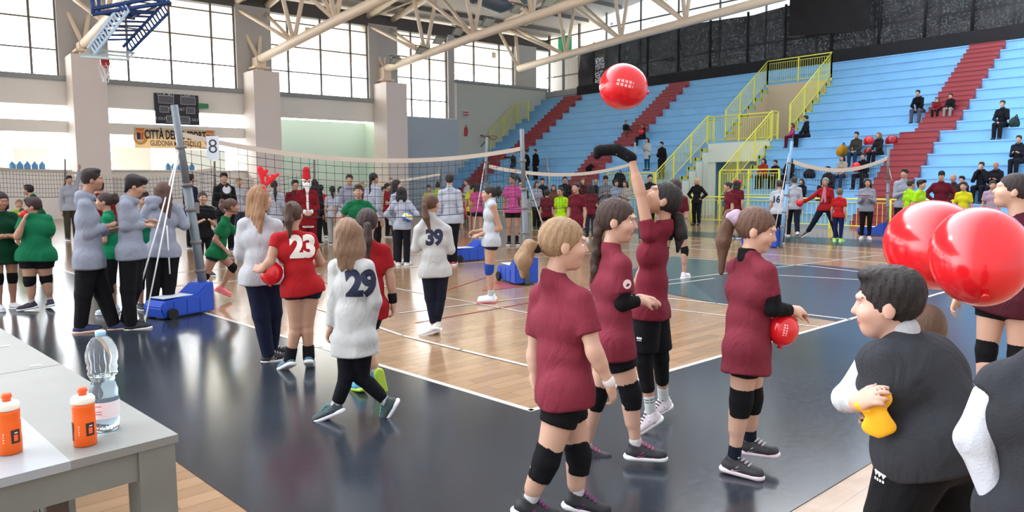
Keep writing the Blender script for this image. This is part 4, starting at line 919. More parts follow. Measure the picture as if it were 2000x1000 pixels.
    if tk == 'hoodie': TT += [Cap(ck+l*.05*s-f*.035*s-u*.005, ck-l*.05*s-f*.035*s-u*.005, .042*s, .042*s), Cap(ck+l*.06*s+f*.0-u*.0, ck+l*.03*s+f*.055*s-u*.02, .024*s, .02*s), Cap(ck-l*.06*s+f*.0-u*.0, ck-l*.03*s+f*.055*s-u*.02, .024*s, .02*s), Cap(ck-f*.05*s-u*.02, ck-f*.07*s-u*.07, .05*s, .03*s, fwd, .7)]
    elif tk in ('coat', 'sweat', 'long', 'vest'): TT.append(Cap(ck-l*.001, ck+l*.001+u*.012*s, .052*s, .050*s))
    if tk in ('tee', 'cap', 'tank') : TT.append(Cap(ck-u*.03*s, c*.12+ck*.88-hf*.006, .050*s, .046*s, None, 1, [(ck+u*.014*s, nrm(u+f*.25))]))
    if tk == 'coat': 
        ex_ = top[2] if len(top) > 2 and isinstance(top[2], float) else .25
        TT.append(Cap(hip, hip-u*ex_*s, .12*s*w, .14*s*w, None, 1, [(hip-u*ex_*s, -u)]))
    V, F = polygonise(TT, cres, k=.024*s, inf=inf0, post=folds(seed, (.0065 if near else .003)))
    names = {'hoodie': 'hoodie', 'coat': 'coat', 'vest': 'vest', 'tank': 'tank_top', 'sweat': 'sweatshirt', 'long': 'long_sleeved_top'}
    shirt = npmesh(names.get(tk, 't_shirt'), V, F, cloth(*tc), root)
    if AR: V, F = polygonise(AR, cres, k=.02, inf=.003, post=folds(seed+3, .006)); npmesh('sleeves', V, F, cloth(*top[2]), root)
    bk, bc = bottom[0], bottom[1]; BB = [Cap(hip-hl_*hw*.95, hip+hl_*hw*.95, .094*s*w, .094*s*w), Cap(hip, wst, .098*s*w, .09*s*w, fwd, .82, [(hip+sp*.10*s, sp)])]
    for S_ in 'LR':
        hj, kn, an, toe = J['hip'+S_], J['kn'+S_], J['an'+S_], J['toe'+S_]; d = nrm(kn-hj); th_, ca, cf, kd, back = legs[S_]
        if bk in ('shorts', 'brief', 'loose'):
            fr = {'shorts': .50, 'brief': .28, 'loose': .82}[bk]; lo_ = {'shorts': .0, 'brief': -.002, 'loose': .022}[bk]
            BB.append(Cap(hj, kn, .083*s*w+lo_*.4, .056*s*w**.7+lo_+.006, None, 1, [(hj+(kn-hj)*fr, d)]))
        elif bk == 'leggings': BB += [Cap(hj, kn, .080*s*w, .050*s*w**.7), Cap(kn, an, .046*s*w**.7, .032*s, None, 1, [(an-kd*.03, kd)]), cf]
        elif bk == 'capri': BB += [Cap(hj, kn, .081*s*w, .052*s*w**.7), Cap(kn, an, .048*s*w**.7, .034*s, None, 1, [(kn+(an-kn)*.45, kd)])]
        else: BB += [Cap(hj, kn, .084*s*w, .062*s*w**.7), Cap(kn, an, .060*s*w**.6, .050*s, None, 1, [(an+kd*.02, kd)])]
    V, F = polygonise(BB, cres, k=.02*s, inf=.005 if near else .008, post=folds(seed+7, .0035 if bk != 'leggings' else .001))
    npmesh({'leggings': 'leggings', 'trousers': 'trousers', 'capri': 'leggings'}.get(bk, 'shorts'), V, F, cloth(*bc), root)
    # ---- pads, socks, shoes
    for S_ in 'LR':
        kn, an, toe = J['kn'+S_], J['an'+S_], J['toe'+S_]; th_, ca, cf, kd, back = legs[S_]; hd = nrm(J['hip'+S_]-kn)
        if pads and (len(pads) < 4 or pads[3] == S_):
            big = pads[1] if len(pads) > 1 and pads[1] is not None else 1.0; low = pads[2] if len(pads) > 2 else 0
            kc = kn+kd*low
            pr_ = [Cap(kc+hd*.075*s*big, kc, .054*s*w**.8, .052*s*w**.7, None, 1, [(kc+hd*.07*s*big, hd)]), Cap(kc, kc+kd*.09*s*big, .052*s*w**.7, .046*s*w**.6, None, 1, [(kc+kd*.085*s*big, kd)]), Cap(kc-back*.010*s+hd*.02, kc-back*.010*s+kd*.04, .046*s, .044*s)]
            V, F = polygonise(pr_, cres, k=.015, inf=.005, post=folds(seed+9, .002)); npmesh('knee_pad', V, F, cloth(*pads[0]), root)
        if socks:
            V, F = polygonise([Cap(an-kd*socks[1], an+kd*.02, .033*s, .034*s, None, 1, [(an-kd*socks[1]*1., -kd)])], min(cres, .009) if near else res, k=.01, inf=.004); npmesh('sock', V, F, cloth(*socks[0]), root)
        fd = toe-an; fd = fd-(fd@kd)*kd*0; td = nrm(toe-(an+kd*.055*s)); upv = nrm(-kd-(-kd@td)*td); sdv = np.cross(td, upv)
        L_ = .15*s; hc_ = an+kd*.035*s-td*.028*s; tp = hc_+td*L_*1.12-upv*.006
        bot = hc_-upv*.034*s
        sh_ = [Cap(hc_, hc_+td*.06*s, .036*s, .036*s, upv, .95), Cap(hc_+td*.04*s, tp, .041*s, .036*s, upv, .86), Cap(an+upv*.02-td*.004, an+kd*.03*s, .038*s, .042*s, None, 1, [(an+upv*.018*s+td*.0, nrm(upv+td*.25))]), Cap(an+td*.03*s+kd*.02*s, hc_+td*.10*s, .034*s, .036*s), Cap(hc_+td*.05*s-sdv*.005, tp-td*.02, .036*s, .038*s, upv, .55)]
        cl = [(bot, -upv)]
        for p in sh_: p.clips = tuple(p.clips)+tuple(cl)
        V, F = polygonise(sh_, min(cres, .008) if near else res, k=.014, inf=.002); so_ = npmesh('shoe', V, F, mat('shoe_%d_%d_%d' % tuple(shoes), srgb(*shoes), .6, noise=.25, nscale=60), root)
        if res < .02:
            sl2 = [Cap(bot+upv*.008*s-td*.004, bot+td*(L_*1.12)+upv*.010*s, .043*s, .041*s, upv, .55, [(bot-upv*.008*s, -upv), (bot+upv*.024*s, upv)])]
            V, F = polygonise(sl2, min(cres, .006), k=.004, inf=.002); npmesh('sole', V, F, mat('sole_%d_%d_%d' % tuple(sole), srgb(*sole), .5), so_)
        if near:
            ac = accent or sole; lm = cloth(*ac); la = []
            for i_ in range(4): q_ = hc_+td*(.062+.020*i_)*s+upv*(.060-.010*i_)*s; la.append(Cap(q_-sdv*.022*s, q_+sdv*.022*s, .0055, .0055))
            V, F = polygonise(la, .0035, k=.002); npmesh('laces', V, F, lm, so_)
            st_ = []
            for sg_ in (-1, 1): q_ = hc_+td*.035*s+sdv*sg_*.041*s; st_ += [Cap(q_-upv*.012*s, q_+td*.035*s+upv*.016*s, .006, .004), Cap(q_+td*.01*s-upv*.014*s, q_+td*.055*s+upv*.002*s, .005, .004)]
            V, F = polygonise(st_, .004, k=.003); npmesh('side_stripe', V, F, lm, so_)
    if arm:
        for S_, c_, f0, f1 in arm:      # compression sleeve: side, colour, from, to along shoulder-elbow-wrist (0..2)
            sh, el, wr = J['sh'+S_], J['el'+S_], J['wr'+S_]; q = []
            if f0 < 1: d = nrm(el-sh); q.append(Cap(sh+(el-sh)*f0, el, .044*s*w**.6, .038*s*w**.6, None, 1, [(sh+(el-sh)*f0, -d)]))
            if f1 > 1: d = nrm(wr-el); e0 = max(f0-1, 0); q.append(Cap(el+(wr-el)*e0, el+(wr-el)*(f1-1), .038*s*w**.6-(.010*s*e0), .027*s, None, 1, [(el+(wr-el)*(f1-1), d)]+([(el+(wr-el)*e0, -d)] if e0 > 0 else [])))
            V, F = polygonise(q, cres, k=.01, inf=.006 if len(c_) < 4 else .01, post=folds(seed+5, .002)); npmesh('arm_sleeve', V, F, cloth(*c_[:3]), root)
    # ---- hair
    hk_, hc = hair[0], hair[1]; hm = hairm(*hc); HH = []
    hn = nrm(hf2*.78-hu*.62); plane = (hpnt(0, .030, .0), hn)
    if hk_ not in ('bald',):
        HH = [E((0, -.012, .028), (.078, .096, .090), [(c+hn*.030*hk, hn), (hpnt(0, 0, -.072), -hu)])]
    if hk_ == 'short': HH += [E((0, .028, .098), (.058, .058, .028)), E((0, -.02, .06), (.080, .085, .065), [(c+hn*.02*hk, hn)])]
    if hk_ == 'mop': HH += [E((0, .040, .092), (.068, .060, .036)), E((.03, .06, .075), (.035, .035, .03)), E((0, -.03, .05), (.085, .09, .075), [(c+hn*.02*hk, hn)]), Cap(hpnt(0, -.075, 0), hpnt(0, -.07, -.07), .045*hk, .03*hk, hf2, .6)]
    bk_ = hpnt(0, -.095, .03)
    if hk_ in ('pony', 'highpony', 'lowpony'):
        z0 = {'pony': .03, 'highpony': .075, 'lowpony': -.02}[hk_]; base = hpnt(0, -.098 if z0 < .06 else -.075, z0); L_ = hair[2] if len(hair) > 2 else .2; sw_ = hair[3] if len(hair) > 3 else 0.
        bd_ = hair[5] if len(hair) > 5 else 0.; p1 = base-hf2*.045*hk+u*.008; p2 = p1-u*L_*.45*s-hf*(.012+bd_*.5)+l*sw_*.4; p3 = p2-u*L_*.55*s+hf*(.015-bd_*.6)+l*sw_*.6
        e = Cap(base, p1, .016*hk, .024*hk); e2 = Cap(p1, p2, .028*hk, .036*hk); e3 = Cap(p2, p3, .034*hk, .008*hk); e.k = e2.k = .012; HH += [e, e2, e3]
        col_ = hair[4] if len(hair) > 4 else (30, 28, 30)
        V, F = polygonise([Cap(base-hf2*.012*hk, base-hf2*.024*hk, .023*hk, .022*hk)], max(res*.6, .005), k=.003); npmesh('hair_tie', V, F, cloth(*col_), root)
    if hk_ == 'long':
        L_ = hair[2] if len(hair) > 2 else .2
        for sx in (-1, 0, 1):
            p0 = hpnt(sx*.048, -.055, .02); p1 = c+hl*sx*.060*hk-hf*.062*hk-u*(.05+L_*.35)*s; p2 = c+hl*sx*.058*hk-hf*(.068)*hk-u*(.06+L_)*s
            HH += [Cap(p0, p1, .046*hk, .046*hk, hf, .75), Cap(p1, p2, .046*hk, .022*hk, hf, .6)]
        for sx in (-1, 1): HH.append(Cap(hpnt(sx*.066, .0, .03), c+hl*sx*.075*hk-hf*.005*hk-u*(.09)*s, .024*hk, .022*hk))
    if hk_ == 'bun': HH += [E((0, -.10, .055), (.040, .036, .038))]
    if hk_ == 'topbun': HH += [E((0, -.02, .125), (.045, .04, .035))]
    if hk_ == 'braid':
        p = hpnt(0, -.09, -.02); L_ = hair[2] if len(hair) > 2 else .25
        for i in range(6): q = p-u*L_/6*s-hf*.004; HH.append(Cap(p+l*.006*(-1)**i, q-l*.006*(-1)**i, .024*hk, .018*hk)); p = q
    def strand(G, P):
        r_ = P-c; an_ = np.arctan2(r_@hl, -(r_@hf)+.001); return G+.0022*np.sin(an_*38+(r_@u)*22)+.0018*np.sin(an_*17+(r_@u)*55)
    if HH:
        V, F = polygonise(HH, max(cres*.8, .007) if near else res, k=.018, inf=.002, post=strand if near else None); npmesh('hair', V, F, hm, root)
    R = dict(root=root, c=c, hk=hk, hf=hf2, hl=hl, hu=hu, TT=TT, inf=inf0, s=s, chest=chest, fwd=fwd, sl=sl_, sp=sp, J=J, th=th, loc=loc, wst=wst, hip=hip, f=f, l=l, folds=folds(seed, (.0065 if near else .003)), k=.024*s, shirt=shirt, BB=BB, bfold=folds(seed+7, .0035), E=E, hpnt=hpnt, res=res)
    return R

def deck(R, prims, k=None, offset=.0): 
    P = None
def print_on(R, me, origin, right, up, normal, m, name='print', lift=.003, key='TT'):
    """projects a flat mesh onto the shirt surface from outside along -normal"""
    V = np.array([v.co[:] for v in me.vertices]); right, up, normal = nrm(right), nrm(up), nrm(normal)
    P = origin+V[:, :1]*right+V[:, 1:2]*up+normal*.25
    t = np.zeros(len(P))
    def sd(P_):
        g = np.full(len(P_), .06); k = R['k'] if key == 'TT' else .02*R['s']
        for p in R[key]:
            d = p.ev(P_, R['inf'] if key == 'TT' else .005); h = np.maximum(k-np.abs(g-d), 0)/k; g = np.minimum(g, d)-h*h*k*.25
        return R['folds'](g, P_) if key == 'TT' else R['bfold'](g, P_)
    for _ in range(60): t += np.clip(sd(P-normal*t[:, None]), -.02, .05)*.8
    Q = P-normal*(t-lift)[:, None]
    ok = t < .45
    b = BM(); b.from_mesh(me); b.verts.ensure_lookup_table()
    for i, v in enumerate(b.verts): v.co = Vector(Q[i])
    bad = [v for i, v in enumerate(b.verts) if not ok[i]]
    if bad: bmesh.ops.delete(b, geom=bad, context='VERTS')
    bmesh.ops.recalc_face_normals(b, faces=b.faces[:])
    for f_ in b.faces:
        f_.smooth = True
        if f_.normal.dot(Vector(normal)) < 0: f_.normal_flip()
    return obj(name, b, m, R['root'])

# ---- joints
def base_joints(H, a, w=1.0, pose='stand', arms='down', lean=0., seed=0, turn=0., seat=.45):
    ar = math.radians(a); f = np.array([math.sin(ar), -math.cos(ar), 0]); l = np.array([math.cos(ar), math.sin(ar), 0]); u = np.array([0, 0, 1.]); r = np.random.RandomState(seed)
    J = {}; z0 = 0.
    if pose == 'sit':
        hip = u*(seat+.07*H/1.5)-f*.0
        for S, sg in (('L', 1), ('R', -1)):
            J['hip'+S] = hip+l*sg*.055*H; sp_ = .09 if r.rand() < .5 else .05
            J['kn'+S] = hip+f*.25*H+l*sg*(sp_)*H+u*.01; J['an'+S] = J['kn'+S]*[1, 1, 0]+u*(.045*H if seat > .2 else .045*H-.0)+f*(.02+.05*(r.rand()-.5)); J['an'+S][2] = .06; J['toe'+S] = J['an'+S]+f*.13*H-u*.035
        hz = hip; top = hip+u*.315*H+f*(.02+lean)*H
    else:
        hz = u*.505*H; spread = {'stand': .055, 'wide': .10, 'walk': .05, 'walk2': .05, 'together': .035}[pose]
        for S, sg in (('L', 1), ('R', -1)):
            J['hip'+S] = hz+l*sg*.052*H*w**.5
            fw = {'walk': .13*sg, 'walk2': -.13*sg}.get(pose, .03*(r.rand()-.5)); 
            J['kn'+S] = u*.28*H+l*sg*spread*H+f*(fw*.55+.015)*H; J['an'+S] = u*(.048*H+(.05*H if fw < -.05 else 0))+l*sg*spread*H+f*fw*H; J['toe'+S] = J['an'+S]+f*.11*H+l*sg*.02*H-u*.033*H-(u*.03*H if fw < -.05 else 0)
        top = hz+u*.315*H+f*lean*H
    J['neck'] = top+u*.02*H; J['head'] = top+u*.112*H+f*(.02+lean*.3)*H
    for S, sg in (('L', 1), ('R', -1)):
        sh = top+l*sg*(.090 if H > 1.55 else .094)*H*(.8+.2*w)-u*.026*H; J['sh'+S] = sh
        am = arms if isinstance(arms, str) else arms[0 if S == 'L' else 1]
        if am == 'down': J['el'+S] = sh+l*sg*.03*H-f*.02*H-u*.185*H; J['wr'+S] = J['el'+S]+f*.03*H+l*sg*.005*H-u*.155*H
        elif am == 'fold': J['el'+S] = sh+l*sg*.02*H+f*.03*H-u*.175*H; J['wr'+S] = J['el'+S]-l*sg*.12*H+f*.08*H+u*.02*H
        elif am == 'front': J['el'+S] = sh+l*sg*.02*H+f*.02*H-u*.175*H; J['wr'+S] = J['el'+S]-l*sg*.06*H+f*.13*H+u*.05*H
        elif am == 'low': J['el'+S] = sh+l*sg*.03*H-u*.18*H; J['wr'+S] = J['el'+S]-l*sg*.08*H+f*.09*H-u*.06*H
        elif am == 'hip': J['el'+S] = sh+l*sg*.11*H-f*.02*H-u*.14*H; J['wr'+S] = J['el'+S]-l*sg*.10*H+f*.04*H-u*.09*H
        elif am == 'out': J['el'+S] = sh+l*sg*.12*H+f*.06*H-u*.10*H; J['wr'+S] = J['el'+S]+l*sg*.10*H+f*.08*H+u*.01*H
        elif am == 'up': J['el'+S] = sh+l*sg*.05*H+u*.16*H; J['wr'+S] = J['el'+S]+f*.05*H+u*.15*H
        elif am == 'face': J['el'+S] = sh+l*sg*.03*H+f*.06*H-u*.15*H; J['wr'+S] = J['head']+f*.07*H-u*.07*H+l*sg*.02*H
        elif am == 'knee': J['el'+S] = sh+l*sg*.03*H+f*.06*H-u*.16*H; J['wr'+S] = J['kn'+S]-f*.07*H+u*.05*H-l*sg*.03*H
        elif am == 'point': J['el'+S] = sh+l*sg*.10*H+f*.08*H+u*.0*H; J['wr'+S] = J['el'+S]+l*sg*.09*H+f*.10*H+u*.02*H
    return J
def local_fn(loc):
    D = math.hypot(loc[0], loc[1]); rt = np.array([loc[1], -loc[0], 0])/D; aw = np.array([loc[0], loc[1], 0])/D
    def L(px, py, d=0.):
        r = ray(px, py); k = (D+d)/(r@aw); p = CAMP+r*k-np.asarray(loc, float); return np.array([p@rt, p@aw, p[2]])
    return L
def person(label, foot, H, a, pose='stand', arms='down', px=None, lean=0., seed=0, floor=0., seat=.45, loc=None, w=1.0, top_py=None, **kw):
    """foot: pixel of the ground contact; px: joint overrides in pixels with a depth offset"""
    if loc is None: loc = gnd(foot[0], foot[1], floor)
    if H is None: H = float(at_depth(foot[0], top_py, math.hypot(loc[0], loc[1]))[2]-loc[2])
    loc = np.array([float(c) for c in loc])
    J = base_joints(H, a, w, pose, arms, lean, seed, seat=seat)
    if px:
        L = local_fn(loc)
        for k_, v in px.items(): J[k_] = L(*v)
    return figure(label, J, H=H, a=a, loc=loc, seed=seed, w=w, **kw)
# ------------------------------------------------------------------ people near the camera
MAR = (146, 54, 72); BLK = (22, 22, 26); NAVY = (26, 32, 54); WHT = (218, 220, 224); RED = (196, 36, 42); GRN = (22, 120, 74); HOOD = (168, 176, 194); CHAR = (52, 54, 60)
SK1 = (222, 178, 154); SK2 = (206, 160, 134); SK3 = (190, 142, 118)
BLONDE = (148, 120, 90); BROWN = (92, 68, 54); DBROWN = (58, 44, 40); DARK = (34, 28, 28); LBROWN = (128, 100, 78)
RB = mat('red_balloon', srgb(206, 26, 34), .16, spec=.6); RBD = mat('dark_red_balloon', srgb(150, 16, 30), .2)
BPR = mat('balloon_print', srgb(240, 170, 170), .5)
def balloon(loc, r, label, rz_=0., tilt=0., el=1.12, m=None, group='red balloons', pr=True, seg=28):
    o = empty('balloon', loc); tag(o, label, 'balloon', group)
    b = BM(); prof = []
    for i in range(1, 17):
        t = i/17*math.pi; prof.append((r*math.sin(t)*(1-.12*math.cos(t)*-1*(math.cos(t) < 0)), -r*el*math.cos(t)*(1.0 if math.cos(t) < 0 else 1.12)))
    prof = [(r*math.sin(i/17*math.pi), -r*el*math.cos(i/17*math.pi)*(1.14 if math.cos(i/17*math.pi) > 0 else 1)) for i in range(1, 17)]
    lathe(b, prof, seg); bd = obj('skin', b, m or RB, o)
    b = BM(); z = -r*el*1.15; lathe(b, [(.004, z+.035*r*4), (.009, z+.01), (.016, z-.012)], 8); kn_ = obj('knot', b, m or RB, o)
    ob = [bd, kn_]
    if pr:
        b = BM()
        for j in range(6):
            for i in range(2):
                a0 = -math.pi/2-.16+.17*i; z0 = -r*.5+j*r*.17; z1 = z0+r*.11; q = []
                for (aa, zz) in ((a0, z0), (a0+.13, z0), (a0+.13-.02*(j % 2), z1), (a0+.02, z1)): k = math.sqrt(max(.01, 1-(zz/(r*el*1.0))**2))*1.006*r; q.append(b.verts.new((math.cos(aa)*k, math.sin(aa)*k, zz)))
                b.faces.new(q)
        ob.append(obj('print', b, BPR, bd))
    M_ = Matrix.Rotation(rz_, 4, 'Z')@Matrix.Rotation(tilt, 4, 'Y')
    for q in (bd, kn_): q.rotation_euler = M_.to_euler()
    return o
def pos(R, px, py, d=0.):
    th = R['th']; v = local_fn(R['loc'])(px, py, d); c, s_ = math.cos(th), math.sin(th); return np.array(R['loc'])+np.array([v[0]*c-v[1]*s_, v[0]*s_+v[1]*c, v[2]])
def child_mesh(R, name, prims, m, res=.008, k=.012, inf=0., post=None):
    V, F = polygonise(prims, res, k=k, inf=inf, post=post); return npmesh(name, V, F, m, R['root'])

pony = lambda c, L=.25, sw=0., kind='pony', tie=(30, 28, 30): (kind, c, L, sw, tie)
# front blonde
R = person('girl in maroon shirt with blonde ponytail, walking, nearest the camera', (1085, 1010), 1.49, 118, ha=98, hp=-4, res=.0065, w=1.22, skin=SK1,
    px=dict(head=(1100, 478), neck=(1082, 536), shR=(1134, 585, -.10), shL=(1056, 578, .12), elR=(1160, 685, -.14), wrR=(1190, 748, -.12), handR=(1202, 790, -.10), elL=(1044, 690, .15), wrL=(1045, 745, .12), handL=(1060, 775, .1),
            hipR=(1106, 762, -.06), hipL=(1100, 760, .06), knR=(1070, 893, -.1), anR=(1034, 980, -.1), toeR=(1078, 1012, -.1), knL=(1130, 880, .06), anL=(1127, 968, .05), toeL=(1176, 1000, .03)),
    hs=1.12, hair=('lowpony', BLONDE, .15, .0, (40, 34, 36), .03), top=('tee', MAR), bottom=('shorts', BLK), shoes=(30, 30, 34), accent=(150, 60, 130), pads=(BLK, 1.15, .02), socks=((232, 228, 232), .10), seed=1)
w_ = R['J']['wrR']; d_ = nrm(R['J']['wrR']-R['J']['elR'])
child_mesh(R, 'bracelet', [Cap(w_-d_*.012, w_-d_*.004, .031, .031, None, 1)], mat('silver_beads', srgb(210, 205, 205), .3), .005, .003)
# second girl
R = person('girl in maroon shirt with long dark braid and round sleeve badge, looking right', (1205, 902), 1.50, 104, ha=82, hp=-6, res=.0065, w=1.12, skin=SK1,
    px=dict(head=(1204, 432), neck=(1192, 480), shR=(1213, 520, -.10), shL=(1172, 512, .12), elR=(1216, 592, -.10), wrR=(1252, 588, -.03), handR=(1272, 590, .02), elL=(1205, 590, .12), wrL=(1252, 582, .06), handL=(1272, 584, .04),
            hipR=(1200, 672, -.06), hipL=(1198, 670, .06), knR=(1232, 768, -.05), anR=(1242, 872, -.05), toeR=(1290, 893, -.06), knL=(1166, 772, .08), anL=(1142, 878, .08), toeL=(1186, 898, .08)),
    hs=1.12, hair=('braid', (62, 46, 38), .34), top=('tee', MAR), bottom=('shorts', BLK), shoes=(40, 36, 46), accent=(214, 90, 150), pads=(BLK, 1.1, .0), socks=((228, 226, 228), .05), arm=[('R', BLK, .42, 1.85), ('L', BLK, .42, 1.85)], seed=2, hemdrop=.02)
me = text_mesh('o', .01, 0)
b = BM(); bmesh.ops.create_circle(b, cap_ends=True, radius=.027, segments=20); me = bpy.data.meshes.new('badge'); b.to_mesh(me); b.free()
el = R['J']['shR']*.55+R['J']['elR']*.45
print_on(R, me, el+np.array([.018, 0, .0]), [1, 0, 0], [0, 0, 1], [.25, -1, 0], mat('badge_white', srgb(222, 205, 205), .6), 'sleeve_badge')
# arm raised
R = person('girl in maroon shirt looking up with one arm raised high', (1277, 838), 1.52, -98, ha=-78, hp=38, res=.0065, w=1.0, skin=SK2,
    px=dict(head=(1292, 392), neck=(1297, 436), shL=(1268, 458, -.10), shR=(1290, 462, .12), elL=(1250, 374, -.08), wrL=(1233, 312, -.05), handL=(1205, 290, -.05), elR=(1262, 520, .15), wrR=(1238, 560, .2),
            hipL=(1266, 602, -.06), hipR=(1276, 602, .06), knL=(1258, 705, -.06), anL=(1272, 808, -.05), toeL=(1250, 840, -.1), knR=(1290, 700, .1), anR=(1296, 782, .25), toeR=(1276, 806, .2)),
    hs=1.12, hair=pony(DARK, .22, .0, 'lowpony'), top=('cap', (136, 42, 60)), bottom=('loose', BLK), shoes=(206, 196, 204), accent=(90, 80, 90), socks=((226, 232, 230), .13), seed=3, flare=.04)
L = local_fn(R['loc'])
def mark(R, px, py, sz, d=0., rt=(1, 0, 0), nv=(0, -1, 0)):
    b = BM()
    for x in (-1, 0, 1): vs = [b.verts.new((x*sz*.8+sz*a, sz*c, 0)) for a, c in ((0, .7), (-.5, 0), (0, -.7), (.5, 0))]; b.faces.new(vs)
    for i in range(4): vs = [b.verts.new((-sz+i*sz*.55+a, -sz*1.3+c, 0)) for a, c in ((0, 0), (sz*.35, 0), (sz*.35, sz*.4), (0, sz*.4))]; b.faces.new(vs)
    me = bpy.data.meshes.new('mark'); b.to_mesh(me); b.free()
    return print_on(R, me, local_fn(R['loc'])(px, py, d), rt, (0, 0, 1), nv, mat('mark_white', srgb(220, 220, 222), .6), 'white_logo', key='BB')
mark(R, 1249, 655, .014, -.05)
child_mesh(R, 'arm_sleeve', [Cap(L(1233, 308, -.05), L(1205, 292, -.05), .036, .036, None, 1), Cap(L(1205, 292, -.05), L(1170, 294, -.05), .036, .036, None, 1), Cap(L(1172, 294, -.05), L(1166, 304, -.05), .034, .026)], cloth(*BLK), .007, .01, 0, folds(4, .003))
child_mesh(R, 'legging', [Cap(R['J']['hipL'], R['J']['knL'], .075, .056), Cap(R['J']['knL'], R['J']['anL']*.5+R['J']['knL']*.5, .054, .044, None, 1), Cap(R['J']['hipR'], R['J']['knR'], .075, .056), Cap(R['J']['knR'], R['J']['anR']*.5+R['J']['knR']*.5, .054, .044, None, 1)], cloth(*BLK), .009, .01, .004)
for i_ in (0, 1):
    a_ = R['J']['anL']; k_ = nrm(R['J']['knL']-a_); child_mesh(R, 'sock_stripe', [Cap(a_+k_*(.085+.018*i_), a_+k_*(.088+.018*i_), .039, .039, None, 1, [(a_+k_*(.090+.018*i_), k_), (a_+k_*(.083+.018*i_), -k_)])], cloth(30, 60, 56), .004, .002)
# ponytail with ball
R = person('girl in maroon shirt with lilac scrunchie, holding a red balloon at her hip', (1452, 922), 1.50, 112, ha=84, hp=-16, res=.0065, w=1.18, skin=SK1,
    px=dict(head=(1476, 450), neck=(1463, 494), shR=(1497, 532, -.10), shL=(1438, 524, .12), elR=(1510, 603, -.10), wrR=(1545, 606, -.02), handR=(1566, 606, .03), elL=(1498, 600, .12), wrL=(1540, 610, .1), handL=(1560, 614, .1),
            hipR=(1456, 680, -.07), hipL=(1462, 678, .07), knR=(1448, 782, -.06), anR=(1433, 898, -.06), toeR=(1474, 928, -.10), knL=(1468, 775, .09), anL=(1464, 862, .14), toeL=(1500, 884, .10)),
    hair=('pony', (94, 68, 54), .33, -.02, (206, 186, 206), .045), top=('tee', (140, 52, 68)), bottom=('shorts', BLK), shoes=(44, 44, 48), accent=(214, 200, 208), sole=(226, 208, 214), pads=(BLK, 1.1, .0), socks=((30, 36, 52), .09), arm=[('R', BLK, .45, 1.95), ('L', BLK, .45, 1.95)], seed=4, hemdrop=.07, flare=.0, hs=1.08)
c_ = R['hpnt'](0, -.118, .03); child_mesh(R, 'scrunchie', [Cap(c_-R['hf']*.012, c_+R['hf']*.012, .040, .040), Cap(c_+R['hu']*.02, c_-R['hu']*.02, .034, .034)], cloth(206, 184, 206), .006, .01, 0, folds(9, .006, 60.))
child_mesh(R, 'undershirt_collar', [Cap(R['J']['neck']-np.array([0, 0, .02]), R['J']['neck']+np.array([0, 0, .028]), .060, .054, None, 1, [(R['J']['neck']+np.array([0, 0, .03]), np.array([0, 0, 1.]))])], cloth(*BLK), .008, .01, .004)
balloon(pos(R, 1530, 642, -.02), .082, 'red balloon held at hip height by the girl with the lilac scrunchie', R['th']+.1, .15, 1.05)
# tall girl at the right edge
R = person('tall girl with dark bun in maroon and black at the right edge', (1965, 828), 1.75, 205, ha=-82, hp=10, res=.0075, w=1.05, skin=SK1,
    px=dict(head=(1978, 374), neck=(1993, 424), shL=(1958, 448, .05), shR=(2045, 452, -.10), elL=(1905, 520, .1), wrL=(1872, 580, .05), handL=(1856, 612, .02), elR=(2075, 530, -.1), wrR=(2085, 600, .1),
            hipL=(1940, 590, .03), hipR=(1995, 590, -.03), knL=(1926, 690, .03), anL=(1920, 800, .05), toeL=(1905, 812, .2), knR=(1990, 700, -.03), anR=(1992, 812, -.02), toeR=(1980, 830, .1)),
    hair=('bun', (44, 34, 34)), top=('tee', (86, 32, 44)), bottom=('brief', BLK), shoes=(60, 60, 66), pads=(BLK, 1.0, -.02), seed=5)
# big balloons in the foreground
balloon(at_depth(1822, 478, 3.7), .190, 'big red balloon in mid air at the right, left one of the touching pair', YAW, math.pi/2-.15, 1.12, pr=False, seg=48)
balloon(at_depth(1912, 497, 3.35), .172, 'big red balloon in mid air at the right, right one of the touching pair', YAW-.4, .9, 1.1, pr=False, seg=48)
balloon(at_depth(1215, 169, 5.4), .158, 'red balloon flying high above the raised hand, in front of the bleachers', YAW-math.pi/2+.1, -1.35, 1.0, seg=48)
# vest boy
R = person('boy in charcoal vest over white sleeves bending forward at the lower right', None, 1.5, -112, ha=-88, hp=-4, res=.007, w=1.55, skin=(224, 176, 156), loc=(math.cos(YAW-math.atan(.55))*2.95, math.sin(YAW-math.atan(.55))*2.95, 0),
    px=dict(head=(1735, 596), neck=(1762, 664), shL=(1718, 706, -.12), shR=(1822, 690, .12), elL=(1656, 778, -.02), wrL=(1676, 786, -.21), handL=(1700, 776, -.25), elR=(1760, 800, .15), wrR=(1712, 812, .06), handR=(1690, 808, .0),
            hipL=(1805, 862, -.08), hipR=(1850, 858, .10), knL=(1742, 1010, -.10), anL=(1760, 1170, -.05), toeL=(1700, 1190, -.1), knR=(1872, 1030, .12), anR=(1900, 1150, .2), toeR=(1850, 1170, .2)),
    hair=('short', (34, 28, 28)), top=('vest', (60, 62, 68), (224, 228, 236)), bottom=('trousers', BLK), shoes=(40, 40, 44), seed=6, hemdrop=.0, waist=1.06, hs=1.08)
mark(R, 1752, 908, .022, -.05, (.8, -.4, 0), (-.45, -1, 0))
L = local_fn(R['loc'])
child_mesh(R, 'collar', [Cap(R['J']['neck']+np.array([0, 0, .02]), R['J']['neck']+np.array([0, 0, .035]), .062, .056)], cloth(206, 206, 210), .008, .01)
o = empty('bib', pos(R, 1712, 802, -.24), R['th']); tag(o, 'yellow bib held by the boy in the charcoal vest', 'bib'); Rb = dict(root=o)
